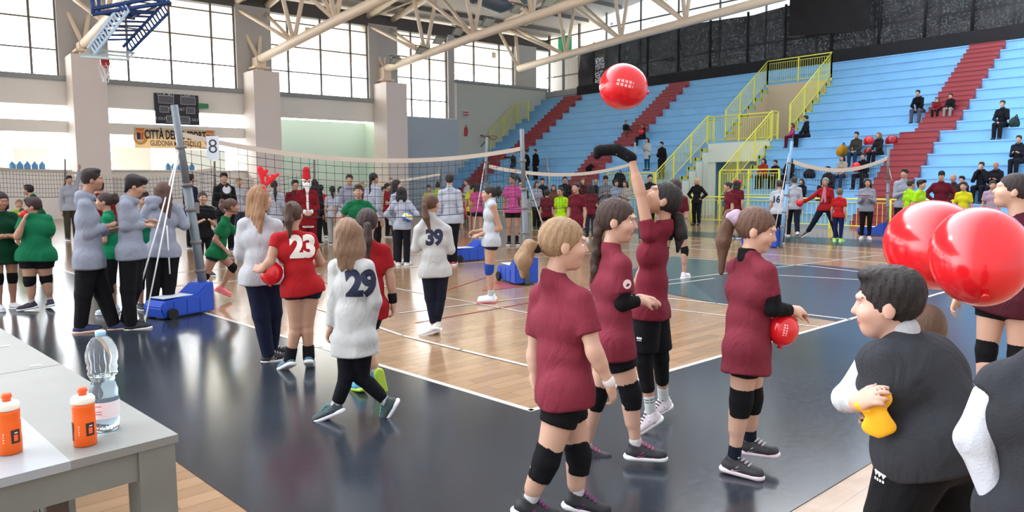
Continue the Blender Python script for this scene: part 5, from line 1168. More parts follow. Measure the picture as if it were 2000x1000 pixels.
q0 = np.array([0, 0, 0.]); child_mesh(Rb, 'cloth', [Cap(q0+[-.04, 0, .05], q0+[.006, 0, .04], .014, .024, [0, 1, 0], .45), Cap(q0+[.006, 0, .04], q0+[-.004, .01, -.06], .030, .034, [0, 1, 0], .38), Cap(q0+[.02, 0, -.02], q0+[.045, .01, -.05], .016, .012, [0, 1, 0], .5), Cap(q0+[-.055, 0, .01], q0+[-.02, 0, .0], .012, .018)], mat('yellow_bib', srgb(236, 172, 30), .8), .006, .02, 0, folds(3, .010, 45))
R = person('child with brown hair mostly hidden behind the boy in the charcoal vest', None, 1.25, -60, ha=-60, hp=-20, res=.009, loc=(math.cos(YAW-math.atan(.56))*3.5, math.sin(YAW-math.atan(.56))*3.5, 0), w=1.1,
    px=dict(head=(1800, 656), neck=(1815, 700), shL=(1790, 730, -.1), shR=(1835, 725, .1), elL=(1770, 800), wrL=(1745, 840, -.1), elR=(1850, 800), wrR=(1810, 830), hipL=(1830, 850, -.05), hipR=(1850, 850, .05), knL=(1812, 945), anL=(1815, 1020), toeL=(1790, 1030), knR=(1832, 945), anR=(1838, 1022), toeR=(1810, 1030)),
    hair=('short', (98, 76, 60)), top=('sweat', (150, 156, 168)), bottom=('trousers', (98, 104, 112)), shoes=(50, 50, 56), seed=8)
R = person('person in charcoal vest with white sleeve cut by the lower right corner', None, 1.5, 178, res=.008, w=1.2, loc=(math.cos(YAW-math.atan(.735))*2.25, math.sin(YAW-math.atan(.735))*2.25, 0),
    px=dict(head=(2090, 600), neck=(2075, 668), shL=(1958, 752, 0), shR=(2190, 745, 0), elL=(1905, 858, -.03), wrL=(1952, 1000, -.04), hipL=(2040, 1005), hipR=(2110, 1005)),
    hair=('short', DARK), top=('vest', CHAR, (212, 218, 228)), bottom=('trousers', BLK), seed=9, hemdrop=.1)

# ---------------- middle group
NUMN = mat('print_navy', srgb(28, 34, 60), .7); NUMW = mat('print_white', srgb(228, 222, 214), .7); NUMR = mat('print_red', srgb(196, 40, 48), .7)
def number(R, s_, h, px, py, m, right, nrmv, sx=.9, bold=.012, up=(0, 0, 1), d=0):
    me = text_mesh(s_, h*1.35, bold*h/.2, .92, sub=.03)
    for v in me.vertices: v.co.x *= sx
    o_ = local_fn(R['loc'])(px, py, d); return print_on(R, me, o_, right, up, nrmv, m, 'number')
R = person('woman with red reindeer antler headband, long fair hair and white sweatshirt', (520, 706), None, 150, ha=130, top_py=352, res=.0075, w=1.12, skin=SK1,
    px=dict(head=(508, 388), neck=(503, 418), shL=(476, 440, .05), shR=(538, 442, -.05), elL=(470, 495, .05), wrL=(500, 490, .25), elR=(540, 492, .0), wrR=(545, 480, .25), hipL=(500, 540), hipR=(524, 540), knL=(510, 615, 0), anL=(524, 692, 0), toeL=(552, 700, .0), knR=(535, 610, .1), anR=(530, 680, .15), toeR=(556, 688, .12)),
    hair=('long', (150, 114, 84), .22), top=('sweat', (214, 216, 222)), bottom=('trousers', (28, 36, 62)), shoes=(34, 34, 38), seed=10, flare=.03)
AR_ = [];
hp_ = R['hpnt']
AR_ += [Cap(hp_(-.05, 0, .10), hp_(-.06, -.0, .19), .016, .022), Cap(hp_(-.06, 0, .13), hp_(-.085, 0, .18), .012, .016), Cap(hp_(.05, 0, .10), hp_(.09, 0, .15), .016, .02), Cap(hp_(.09, 0, .15), hp_(.14, 0, .185), .018, .014), Cap(hp_(.075, 0, .14), hp_(.085, 0, .19), .014, .014), Cap(hp_(.105, 0, .155), hp_(.12, .0, .20), .012, .014)]
L = local_fn(R['loc'])
AR_ = [Cap(L(513, 356), L(508, 330), .02, .028, [0, 1, 0], .5), Cap(L(512, 346), L(520, 334), .014, .02, [0, 1, 0], .5), Cap(L(520, 360), L(530, 350), .018, .022, [0, 1, 0], .5), Cap(L(528, 352), L(543, 340), .02, .014, [0, 1, 0], .5), Cap(L(524, 356), L(522, 344), .012, .014, [0, 1, 0], .5), Cap(L(532, 352), L(532, 342), .012, .014, [0, 1, 0], .5)]
child_mesh(R, 'antler_headband', AR_+[Cap(hp_(-.075, 0, .05), hp_(-.05, 0, .10), .01, .01), Cap(hp_(-.05, 0, .10), hp_(.05, 0, .105), .01, .01), Cap(hp_(.05, 0, .105), hp_(.075, 0, .05), .01, .01)], mat('red_felt', srgb(214, 36, 44), .8), .007, .01)
R = person('girl in red number 23 shirt and navy shorts with black ankle supports', (585, 724), None, 172, ha=165, top_py=386, res=.0075, w=1.12, skin=SK2,
    px=dict(head=(572, 420), neck=(573, 455), shL=(540, 468), shR=(606, 468), elL=(527, 512, -.06), wrL=(510, 527, -.10), handL=(500, 524, -.05), elR=(626, 512, .1), wrR=(600, 520, .25), hipL=(575, 562), hipR=(607, 560), knL=(578, 636), knR=(600, 632), anL=(566, 700), anR=(603, 695), toeL=(556, 716, .06), toeR=(606, 712, .1)),
    hair=pony((76, 56, 46), .27, .0, 'highpony', (180, 180, 182)), top=('cap', RED), bottom=('brief', (28, 34, 62)), shoes=(70, 110, 130), seed=11, flare=.03)
for S_ in 'LR':
    a_, k_ = R['J']['an'+S_], nrm(R['J']['kn'+S_]-R['J']['an'+S_]); child_mesh(R, 'ankle_support', [Cap(a_-k_*.01, a_+k_*.11, .050, .048, None, 1, [(a_+k_*.10, k_)])], cloth(26, 26, 30), .008, .01, .003)
number(R, '23', .19, 590, 482, NUMW, (1, .12, 0), (.1, -1, 0), .9, .014)
balloon(pos(R, 530, 532, -.02), .098, 'red balloon held behind the girl wearing number 23', YAW, .3, 1.0, pr=False)
R = person('girl in white long-sleeved number 29 shirt walking away, loose light brown hair', (668, 820), None, 206, ha=195, top_py=418, res=.007, w=1.05, skin=SK1,
    px=dict(head=(678, 458), neck=(682, 500), shL=(655, 522, .07), shR=(716, 522, -.07), elL=(652, 590, .06), wrL=(645, 638, .05), handL=(640, 655, .05), elR=(732, 588, -.06), wrR=(724, 640, .0), hipL=(680, 662, .03), hipR=(706, 664, -.03), knL=(676, 735, .0), anL=(656, 792, .0), toeL=(632, 814, .02), knR=(706, 738, .02), anR=(756, 786, .0), toeR=(744, 832, .0)),
    hair=('long', (136, 108, 86), .17), top=('long', (222, 224, 222)), bottom=('leggings', (22, 24, 32)), shoes=(50, 64, 66), accent=(80, 190, 200), sole=(238, 234, 242), socks=((226, 226, 230), .05), seed=12, hemdrop=.05, flare=.10)
number(R, '29', .18, 698, 552, NUMN, (.97, .22, 0), (.25, -1, 0), .82, .014)
R = person('girl in red shirt with dark ponytail and black wrist support, behind number 29', (722, 766), None, 190, ha=180, top_py=400, res=.008, w=1.0, skin=SK2,
    px=dict(head=(717, 436), neck=(718, 472), shL=(688, 490), shR=(750, 490), elL=(690, 545, .1), wrL=(690, 590, .15), elR=(762, 540, 0), wrR=(768, 592, 0), handR=(768, 618, .0), hipL=(706, 600), hipR=(732, 600), knL=(700, 672), anL=(704, 745), toeL=(694, 757, .1), knR=(712, 675, .05), anR=(735, 728, .0), toeR=(746, 764, .0)),
    hair=pony((58, 44, 42), .26, .0, 'lowpony'), top=('tee', (180, 32, 40)), bottom=('shorts', (24, 26, 36)), shoes=(60, 140, 170), sole=(170, 200, 60), socks=((224, 224, 228), .06), arm=[('R', BLK, 1.62, 2.0)], seed=13, hemdrop=.03)
R = person('girl in white long-sleeved number 39 shirt and navy leggings', (842, 654), None, 178, ha=150, top_py=374, res=.009, w=1.0, skin=SK2,
    px=dict(head=(842, 399), shL=(818, 450), shR=(872, 450), elL=(812, 485, .02), wrL=(826, 478, .3), elR=(880, 488, .02), wrR=(862, 480, .3), hipL=(838, 528), hipR=(862, 528), knL=(840, 582), knR=(860, 580), anL=(848, 636), anR=(853, 632), toeL=(838, 650, .0), toeR=(852, 646, .12)),
    hair=pony((88, 62, 48), .26, -.06, 'lowpony'), top=('long', (220, 220, 218)), bottom=('leggings', (28, 32, 50)), shoes=(206, 204, 196), seed=14, hemdrop=.0, flare=.08)
number(R, '39', .165, 848, 464, NUMN, (1, 0, 0), (0, -1, 0), .88, .014)
R = person('girl in white sleeveless shirt with blue knee pads beside the central post, facing left', (960, 590), None, -80, ha=-82, top_py=351, arms='low', pose='together', res=.009, w=.95, skin=SK2,
    px=dict(head=(956, 379), elL=(976, 446, -.1), wrL=(938, 458, -.05), elR=(960, 446, .1), wrR=(932, 452, .08)),
    hair=pony((38, 30, 30), .12, .0, 'highpony'), top=('tank', (214, 220, 228)), bottom=('brief', (30, 36, 64)), shoes=(216, 220, 226), sole=(210, 120, 120), pads=((38, 84, 180), .9, .0), socks=((222, 224, 228), .10), seed=15, hemdrop=.0, flare=.02)
# ---------------- left group
R = person('tall young man in grey hoodie and black trousers with short dark hair, facing right', (192, 646), None, 88, ha=88, top_py=327, res=.009, w=1.15, skin=SK3,
    px=dict(head=(180, 352), neck=(168, 382), shR=(166, 402, -.12), shL=(172, 400, .14), elR=(172, 456, -.14), wrR=(208, 442, -.10), handR=(226, 436, -.1), elL=(185, 456, .14), wrL=(215, 450, .1), hipR=(172, 508, -.06), hipL=(176, 508, .06), knR=(163, 575, -.06), anR=(158, 636, -.06), toeR=(182, 645, -.08), knL=(200, 572, .08), anL=(222, 632, .02), toeL=(250, 640, .0)),
    hair=('short', (38, 30, 28)), top=('hoodie', HOOD), bottom=('trousers', (26, 26, 30)), shoes=(34, 48, 84), sole=(216, 180, 160), seed=16, hemdrop=.02)
R = person('teenager in grey hoodie with messy dark hair looking down, arms folded', (258, 642), None, 86, ha=84, hp=-22, top_py=338, res=.009, w=1.05, skin=SK2,
    px=dict(head=(264, 364), neck=(254, 390), shR=(246, 402, -.12), shL=(255, 400, .12), elR=(244, 442, -.14), wrR=(282, 440, -.05), elL=(258, 440, .12), wrL=(286, 434, .05), hipR=(252, 490, -.05), hipL=(262, 490, .06), knR=(250, 565, -.05), anR=(256, 632, -.05), toeR=(280, 640, -.06), knL=(262, 562, .07), anL=(246, 628, .1), toeL=(268, 634, .1)),
    hair=('mop', (36, 28, 30)), top=('hoodie', HOOD), bottom=('trousers', (24, 24, 30)), shoes=(30, 30, 36), seed=17, hemdrop=.02)
R = person('girl in grey hoodie with long brown hair seen from behind at the leaning post', (314, 616), None, 172, ha=160, top_py=347, res=.009, w=1.08, skin=SK2, arms='front',
    px=dict(head=(320, 374), shL=(290, 408), shR=(346, 408), elL=(272, 440, .02), wrL=(290, 438, .25), elR=(360, 440, .0), wrR=(345, 438, .25), hipL=(302, 490), hipR=(334, 490), knL=(300, 555), anL=(294, 612), knR=(330, 555), anR=(328, 612)),
    hair=('long', (92, 66, 58), .24), top=('hoodie', (176, 184, 204)), bottom=('trousers', (24, 24, 28)), shoes=(40, 40, 44), seed=18, hemdrop=.0)
R = person('runner in green shirt with curly ponytail and pink shoes', (405, 590), None, 95, ha=92, top_py=383, res=.009, w=1.0, skin=SK3,
    px=dict(head=(452, 404), neck=(440, 426), shR=(434, 440, -.10), shL=(442, 438, .10), elR=(420, 468, -.12), wrR=(440, 488, -.12), elL=(468, 462, .12), wrL=(480, 480, .1), hipR=(418, 496, -.05), hipL=(426, 494, .05), knR=(400, 540, -.05), anR=(366, 570, -.05), toeR=(378, 592, -.05), knL=(455, 522, .05), anL=(432, 562, .05), toeL=(452, 578, .05)),
    hair=pony((96, 70, 58), .16, -.08, 'highpony', (40, 150, 100)), top=('tee', GRN), bottom=('brief', (24, 60, 50)), shoes=(220, 110, 116), sole=(220, 130, 130), pads=(BLK, .8, .0), seed=19, hemdrop=.0)
R = person('stocky child in green shirt with short hair and a red balloon at the mouth', (72, 606), None, 205, ha=-100, hp=-8, top_py=384, res=.010, w=1.5, skin=SK2,
    px=dict(head=(64, 404), shL=(48, 428, .05), shR=(92, 428, -.05), elL=(34, 462, -.1), wrL=(46, 432, -.15), elR=(96, 460, -.05), wrR=(75, 445, .25), hipL=(58, 500, .02), hipR=(84, 500, -.02), knL=(58, 548), anL=(62, 592), toeL=(42, 604, -.0), knR=(90, 545), anR=(98, 588), toeR=(96, 596, .1)),
    hair=('short', (60, 44, 42)), top=('tee', (24, 132, 88)), bottom=('shorts', (24, 24, 32)), shoes=(50, 40, 60), pads=(BLK, .9, .0), socks=((210, 204, 204), .05), seed=20)
balloon(pos(R, 46, 418, -.05), .045, 'small red balloon at the mouth of the stocky child in green', 0, 1.2, 1.0, pr=False)
R = person('girl in dark green shirt at the left edge, arms crossed and looking down', (14, 606), None, 22, ha=28, hp=-14, top_py=376, arms='fold', res=.010, w=1.1, skin=SK3, hair=('long', (44, 34, 36), .1), top=('tee', (16, 74, 50)), bottom=('shorts', (22, 24, 28)), shoes=(200, 202, 206), pads=(BLK, .9, .0), seed=21, hemdrop=.1)
# ------------------------------------------------------------------ people further away
def far(label, x, top, foot, a, hair=('short', DARK), shirt=('tee', MAR), bot=('trousers', BLK), arms='down', pose='stand', res=None, skin=SK2, **kw):
    hpx = foot-top
    if res is None: res = .011 if hpx > 130 else .015 if hpx > 95 else .021
    kw.setdefault('seed', int(x) % 97)
    return person(label, (x, foot), None, a, pose=pose, arms=arms, top_py=top, res=res, hair=hair, top=shirt, bottom=bot, skin=skin, **kw)
LOWR = [(x, z) for x, z in LOW]; ALLR = LOWR+UPP
def on_row(px, py, off):
    best = None
    for x, z in ALLR:
        q = planex(px, py, x+off); e = abs(q[2]-z)
        if best is None or e < best[0]: best = (e, x, z, q[1])
    return best[1:]
def court_angle(x, y): return math.degrees(math.atan2(-y, x))
def seated(label, px, py, H=1.65, da=0., arms='knee', **kw):
    x, z, y = on_row(px, py, .2); kw.setdefault('res', .021); kw.setdefault('seed', int(px) % 89)
    kw['top'] = kw.pop('shirt', ('hoodie', (34, 34, 40))); kw['bottom'] = kw.pop('bot', ('trousers', (30, 32, 42)))
    return person(label, None, H, court_angle(x, y)+da, pose='sit', arms=arms, loc=(x+.2, y, z-.44), seat=.44, **kw)
def stander(label, px, py, H=1.7, da=0., arms='down', a=None, **kw):
    x, z, y = on_row(px, py, .22); kw.setdefault('res', .021); kw.setdefault('seed', int(px) % 83)
    kw['top'] = kw.pop('shirt', ('coat', (26, 26, 32))); kw['bottom'] = kw.pop('bot', ('trousers', (26, 26, 32)))
    return person(label, None, H, court_angle(x, y)+da if a is None else a, pose='stand', arms=arms, loc=(x+.22, y, z), **kw)
BH = (28, 28, 32)
# left background
far('child in green shirt with white knee pad standing between the two grey hoodies', 222, 378, 612, -100, pony(DBROWN, .12, 0, 'highpony'), ('tee', (18, 150, 100)), ('capri', BH), 'front', pads=((214, 214, 218), 1, 0), shoes=(186, 200, 214))
far('person in maroon jacket and beige trousers behind the tall hoodie man', 203, 352, 560, 175, ('short', DARK), ('sweat', (120, 24, 36)), ('trousers', (176, 166, 150)), 'down')
far('child with dark hair in green shirt and black shorts behind the arms-folded teenager', 288, 376, 604, 25, ('short', DBROWN), ('tee', (20, 140, 96)), ('capri', BH), 'low', shoes=(34, 34, 38))
far('bending adult in dark green jacket and navy trousers at the far left', 90, 362, 505, 240, ('short', DARK), ('sweat', (20, 92, 60)), ('trousers', (24, 28, 44)), 'front', lean=.12)
far('small child in lime bib behind the stocky child in green', 44, 392, 500, 0, ('short', BLONDE), ('tee', (176, 226, 60)), ('shorts', BH))
far('boy in pale shirt with raised hand beside the distant left post', 141, 343, 470, 20, ('short', DARK), ('long', (190, 194, 206)), ('trousers', (80, 76, 62)), ('up', 'down'))
far('man in navy jacket with red collar behind the leaning post', 376, 340, 486, 130, ('short', DARK), ('coat', (34, 40, 66), .1), ('trousers', BH), 'front')
R = far('young man in black hoodie with white round chest emblem', 443, 337, 492, 5, ('mop', (30, 26, 26)), ('hoodie', (28, 28, 32)), ('trousers', BH), 'low')
b = BM(); bmesh.ops.create_circle(b, cap_ends=True, radius=.10, segments=20); me = bpy.data.meshes.new('emblem'); b.to_mesh(me); b.free()
print_on(R, me, local_fn(R['loc'])(443, 370), (1, 0, 0), (0, 0, 1), (0, -1, 0), mat('emblem_white', srgb(196, 196, 200), .7), 'chest_emblem', lift=.012)
far('child in black top looking to the camera behind the runner', 402, 376, 540, 10, pony(DBROWN, .1, 0, 'highpony'), ('tee', (26, 26, 30)), ('capri', BH), 'front')
far('blond child in pale top behind the young man in the black hoodie', 470, 348, 470, 30, ('short', BLONDE), ('long', (206, 206, 212)), ('trousers', (70, 74, 90)), 'down')
far('person with dark ponytail in striped white shirt behind the antlers', 540, 352, 500, 190, pony(DARK, .3, 0, 'lowpony'), ('long', (200, 204, 216)), ('trousers', (26, 28, 40)), 'down')
R = far('man in maroon tracksuit with glasses next to the santa costume', 580, 352, 492, 15, ('short', DARK), ('sweat', (124, 26, 40)), ('trousers', (120, 26, 38)), 'down', w=1.1)
R = far('person in santa costume with white beard and red hat', 603, 346, 498, 5, ('bald', DARK), ('coat', (150, 24, 34), .18), ('trousers', (146, 24, 34)), 'low', w=1.15, shoes=(214, 206, 200))
h_ = R['hpnt']; V3 = np.array
child_mesh(R, 'beard', [Cap(h_(0, .085, -.05), h_(0, .10, -.19), .07, .04, R['hf'], .5), Cap(h_(-.07, .02, .02), h_(-.05, .07, -.08), .03, .04), Cap(h_(.07, .02, .02), h_(.05, .07, -.08), .03, .04)], mat('white_wool', srgb(226, 222, 220), .95, bump=.6, bscale=60), .014, .02)
child_mesh(R, 'santa_hat', [Cap(h_(0, -.01, .07), h_(0, -.01, .27), .10, .075), ], mat('santa_red', srgb(190, 26, 36), .9), .014, .01)
child_mesh(R, 'hat_brim', [Cap(h_(-.05, .0, .055), h_(.05, .0, .055), .085, .085, [0, 0, 1], .4)], mat('white_wool', srgb(226, 222, 220), .95), .014, .01)
J_ = R['J']; u3 = V3([0, 0, 1.]); fc = R['f']*.13
child_mesh(R, 'fur_trim', [Cap(R['hip']+fc*1.1-u3*.2, J_['neck']+R['f']*.10-u3*.05, .03, .03), Cap(R['hip']-R['l']*.1+R['f']*.1-u3*.24, R['hip']+R['l']*.1+R['f']*.1-u3*.24, .035, .035), Cap(J_['wrL'], J_['wrL']+u3*.02, .045, .045), Cap(J_['wrR'], J_['wrR']+u3*.02, .045, .045)], mat('white_wool', srgb(226, 222, 220), .95), .014, .01)
child_mesh(R, 'sunglasses', [Cap(h_(-.045, .085, .005), h_(.045, .085, .005), .016, .016)], mat('lens_black', srgb(18, 18, 20), .2), .010, .004)
far('boy in red vest shirt facing away, right of the santa costume', 629, 362, 468, 190, ('short', DARK), ('cap', (206, 40, 40)), ('trousers', BH), 'front', pose='walk')
far('dark-haired person behind the santa costume', 617, 350, 478, 160, ('long', DARK, .15), ('long', (40, 38, 46)), ('trousers', BH))
far('girl in white shirt with dark ponytail, just right of the red vest', 652, 364, 478, 170, pony(DARK, .2, -.05, 'lowpony'), ('tee', (206, 212, 226)), ('trousers', (200, 200, 196)))
far('girl in white shirt with black arm sleeve beside the white-shirted ponytail girl', 669, 365, 478, 200, pony(DARK, .16, 0, 'lowpony'), ('tee', (208, 214, 226)), ('trousers', (214, 210, 196)), arm=[('R', BH, .3, 1.9)])
far('bearded man in pale grey hoodie facing the camera', 686, 341, 492, 0, ('short', (52, 40, 34)), ('hoodie', (168, 172, 188)), ('trousers', (60, 62, 74)), 'low')
far('boy in green shirt facing the camera between the ponytail girls', 704, 362, 545, 0, ('short', DBROWN), ('tee', (18, 124, 76)), ('trousers', BH), 'hip', w=1.1)
far('fair-haired child in maroon far behind the boy in green', 709, 356, 448, 20, ('short', BLONDE), ('tee', (140, 40, 50)), ('shorts', BH))
far('tall woman with long dark braid in striped pale shirt', 731, 337, 508, 130, ('braid', (30, 26, 28), .36), ('long', (184, 190, 208)), ('trousers', BH), 'down')
far('girl in red shirt in profile, left of the two long-haired girls', 757, 358, 463, 80, pony(DARK, .1, 0, 'lowpony'), ('tee', (150, 34, 44)), ('trousers', BH), 'front')
far('adult with fair hair far behind the long-haired girls', 765, 347, 440, 10, ('short', BLONDE), ('sweat', (120, 110, 110)), ('trousers', BH))
R = far('girl with long black hair in pale sweatshirt looking right', 775, 351, 514, 75, ('long', (32, 26, 28), .26), ('sweat', (192, 198, 214)), ('trousers', (30, 32, 42)), 'down', shoes=(210, 208, 204))
R = far('girl with black ponytail in pale sweatshirt holding a volleyball behind her', 787, 366, 518, 165, ('long', (26, 22, 26), .16), ('sweat', (196, 202, 218)), ('trousers', (28, 30, 40)), 'hip', shoes=(214, 212, 208))
o = empty('volleyball', pos(R, 796, 424, -.22)); tag(o, 'blue and yellow volleyball held by the girl with the black ponytail', 'ball')
b = BM(); bmesh.ops.create_icosphere(b, subdivisions=3, radius=.105)
for f_ in b.faces: f_.smooth = True; f_.material_index = int((f_.calc_center_median().z*18+f_.calc_center_median().x*9) % 3)
obj('cover', b, [mat('ball_yellow', srgb(220, 210, 90), .5), mat('ball_blue', srgb(50, 90, 170), .5), mat('ball_white', srgb(216, 216, 216), .5)], o)
far('man in white shirt with short dark hair seen from behind, beyond number 39', 880, 340, 518, 178, ('short', (34, 28, 28)), ('long', (204, 210, 224)), ('trousers', (26, 26, 32)), 'down', shoes=(170, 60, 60), w=1.05, pose='together')
far('person in lime shirt far behind the thin post, left one', 838, 362, 448, 10, ('short', DBROWN), ('tee', (190, 230, 50)), ('trousers', BH))
far('person in lime shirt with black cap hair far behind the thin post, right one', 856, 357, 448, 170, ('topbun', DARK), ('tee', (196, 232, 60)), ('trousers', BH))
far('person in white and black standing by the red seats', 914, 350, 440, -60, ('short', DBROWN), ('sweat', (190, 190, 196)), ('trousers', BH), 'front')
far('girl in yellow shirt left of the tank top player', 924, 356, 462, 160, pony(DARK, .1, 0, 'lowpony'), ('tee', (226, 226, 60)), ('shorts', BH))
far('girl in pink shirt just left of the tank top player', 933, 358, 464, 170, ('long', DARK, .1), ('tee', (214, 90, 150)), ('shorts', (60, 30, 50)))
R = far('girl in bright pink shirt and long black socks near the centre', 1002, 341, 479, 0, pony((30, 24, 26), .12, .1, 'highpony'), ('tee', (222, 96, 164)), ('shorts', BH), 'down', ha=-60, skin=SK3, socks=(BH, .28), shoes=(24, 24, 28))
far('player in black kit standing behind the bright pink shirt', 1018, 352, 460, 0, ('short', DARK), ('tee', (40, 40, 46)), ('shorts', BH))
far('girl with brown hair in light sweatshirt right of the central post', 1048, 354, 447, 30, ('long', DBROWN, .14), ('sweat', (176, 182, 198)), ('trousers', BH), 'front')
far('person in black jacket and cap behind the light sweatshirt', 1059, 348, 440, 0, ('short', DARK), ('coat', (30, 30, 36), .05), ('trousers', BH))
far('small child in maroon shirt left of the lime green girl', 1068, 372, 470, 170, ('short', DARK), ('tee', (112, 30, 44)), ('shorts', BH), pads=(BH, .8, 0))
far('woman with brown hair between the small maroon child and the lime girl', 1081, 361, 444, 0, ('long', BROWN, .1), ('sweat', (120, 84, 60)), ('trousers', BH))
far('girl in lime green shirt with dark ponytail', 1096, 366, 482, -35, pony(DARK, .16, 0, 'lowpony'), ('tee', (186, 244, 20)), ('shorts', BH), 'down')
far('man in black jacket behind the lime green girl', 1103, 345, 442, 10, ('short', DBROWN), ('coat', (30, 30, 38), .05), ('trousers', BH), w=1.1)
far('girl in maroon shirt with bare arms right of the lime green girl', 1126, 357, 500, -30, pony(DARK, .16, .05, 'lowpony'), ('tee', (116, 32, 46)), ('shorts', (100, 30, 42)), 'down', hemdrop=.06)
far('woman in dark red with hand at face behind the maroon players', 1138, 347, 444, 0, ('long', BROWN, .1), ('sweat', (96, 34, 44)), ('trousers', BH), ('face', 'down'))
far('girl in maroon shirt and floral leggings facing away', 1153, 360, 470, 180, ('long', DARK, .12), ('tee', (118, 32, 46)), ('leggings', (50, 54, 70)), 'front', shoes=(206, 196, 196))
far('bald man in black jacket behind the floral leggings', 1163, 349, 444, 10, ('bald', DARK), ('coat', (34, 32, 40), .05), ('trousers', BH), skin=(196, 140, 116), w=1.1)
R = far('man in grey sweatshirt with black cap and mask', 1182, 345, 446, 10, ('short', DARK), ('sweat', (132, 134, 142)), ('trousers', (60, 60, 70)), 'front', w=1.1)
h_ = R['hpnt']; child_mesh(R, 'cap', [Cap(h_(0, -.01, .08), h_(0, .0, .07), .09, .09), Cap(h_(0, .06, .06), h_(0, .13, .05), .05, .05, [0, 0, 1], .3)], cloth(*BH), .014, .01)
far('adult in pale blue beside the black backpack', 1202, 352, 446, 20, ('short', DBROWN), ('sweat', (168, 184, 206)), ('trousers', (70, 76, 90)), 'front')
far('woman in cream top with dark hair right of the pale blue adult', 1221, 353, 446, -30, ('long', DBROWN, .12), ('sweat', (200, 190, 180)), ('trousers', (60, 60, 70)), 'front')
far('man in black jacket just left of the thrown arm girl', 1268, 341, 446, 10, ('short', DARK), ('sweat', (40, 40, 50)), ('trousers', BH), 'fold')
R = person('girl in maroon shirt with very long dark hair, behind the raised arm girl', (1316, 543), None, 165, top_py=349, ha=170, res=.011, w=1.05, skin=SK2, arms='front', hair=('long', (62, 40, 42), .30), top=('tee', (112, 30, 46)), bottom=('shorts', BH), shoes=(214, 206, 210), pads=(BH, 1, 0), pose='wide', socks=((60, 50, 56), .03), seed=31)
far('blonde woman in black standing alone by the opening', 1360, 348, 440, -25, ('long', (186, 160, 118), .12), ('sweat', (28, 28, 34)), ('trousers', BH), 'hip')
far('girl in maroon shirt with dark bun standing left of the blue post', 1421, 356, 478, -70, ('bun', (44, 32, 34)), ('tee', (120, 34, 48)), ('shorts', BH), 'down', res=.013)
R = far('girl in maroon shirt with red headband behind the dark bun girl', 1437, 352, 466, 150, ('long', DARK, .14), ('tee', (112, 30, 44)), ('capri', BH), 'down')
h_ = R['hpnt']; child_mesh(R, 'headband', [Cap(h_(-.06, -.0, .07), h_(.06, .0, .07), .055, .055)], mat('red_felt', srgb(214, 36, 44), .8), .014, .01)
R = far('boy in white number 16 shirt at the blue leaning post', 1519, 353, 476, 178, ('short', DBROWN), ('tee', (214, 218, 228)), ('trousers', (34, 38, 52)), 'down', res=.011, w=1.15, lean=.04)
number(R, '16', .19, 1516, 390, NUMN, (1, 0, 0), (0, -1, 0), .85, .008)
far('man in white shirt and navy trousers right of number 16', 1548, 346, 463, 190, ('short', (70, 60, 54)), ('long', (206, 210, 222)), ('trousers', (34, 38, 56)), 'down', pose='walk', shoes=(206, 206, 210))
R = far('person in red jumper with pink scarf and grey hair, arm stretched with a balloon', 1609, 348, 466, -20, ('short', (150, 150, 148)), ('sweat', (184, 34, 42)), ('trousers', (30, 34, 52)), ('down', 'down'), pose='wide', res=.015, px=dict(elR=(1588, 384), wrR=(1567, 396), knR=(1592, 430), anR=(1578, 452), toeR=(1572, 458), knL=(1626, 432), anL=(1634, 462)))
child_mesh(R, 'scarf', [Cap(R['J']['neck']+R['f']*.05, R['wst']+R['f']*.13+R['l']*.05, .04, .03), Cap(R['J']['neck']+R['f']*.05, R['wst']+R['f']*.13-R['l']*.05, .04, .03)], cloth(226, 140, 160), .013, .01)
balloon(pos(R, 1562, 396, -.1), .10, 'red balloon on the outstretched hand of the person in the red jumper', YAW, .3, 1.0, pr=False)
far('boy in red shirt and lime green shoes beside the red jumper', 1636, 370, 472, 160, ('short', (110, 90, 74)), ('tee', (206, 36, 40)), ('leggings', (34, 42, 90)), 'down', shoes=(150, 240, 40))
far('woman with long dark hair in grey sweatshirt holding a red folder', 1690, 349, 468, 0, ('long', DARK, .14), ('sweat', (170, 176, 192)), ('leggings', BH), 'front', shoes=(212, 208, 204), res=.015)
q = at_depth(1684, 382, depth_of(gnd(1690, 468))-.35); b = BM(); box(b, (-.16, -.1, -.012), (.16, .1, .012)); o = obj('folder', b, mat('maroon_folder', srgb(140, 40, 52), .6)); o.location = q; o.rotation_euler = (0, 0, YAW-math.pi/2); tag(o, 'red folder held flat by the woman in the grey sweatshirt', 'folder')
far('tall man with glasses in light grey sweatshirt clapping, left of the lime vests', 1760, 330, 470, 15, ('short', (26, 22, 24)), ('sweat', (172, 178, 196)), ('trousers', BH), 'front', res=.014, ha=-30)
far('boy in lime shirt with dark side panel, left one of the lime pair', 1772, 352, 474, 120, ('short', DBROWN), ('tee', (176, 240, 30)), ('capri', BH), 'down', res=.014)
far('boy in lime shirt with thick dark hair, right one of the lime pair', 1792, 352, 480, 60, ('mop', (26, 22, 24)), ('tee', (184, 244, 36)), ('capri', BH), 'down', res=.014)
R = far('man in maroon tracksuit top with black cap behind the big balloons', 1833, 336, 462, 0, ('short', DARK), ('sweat', (108, 26, 42)), ('trousers', BH), 'hip', res=.015, w=1.15)
h_ = R['hpnt']; child_mesh(R, 'cap', [Cap(h_(0, -.01, .08), h_(0, .0, .07), .088, .088), Cap(h_(0, .06, .06), h_(0, .13, .05), .05, .05, [0, 0, 1], .3)], cloth(*BH), .014, .01)
far('bald man behind the shoulder of the maroon tracksuit', 1858, 340, 456, -30, ('bald', DARK), ('coat', (60, 50, 54), .05), ('trousers', BH), skin=(190, 140, 116))
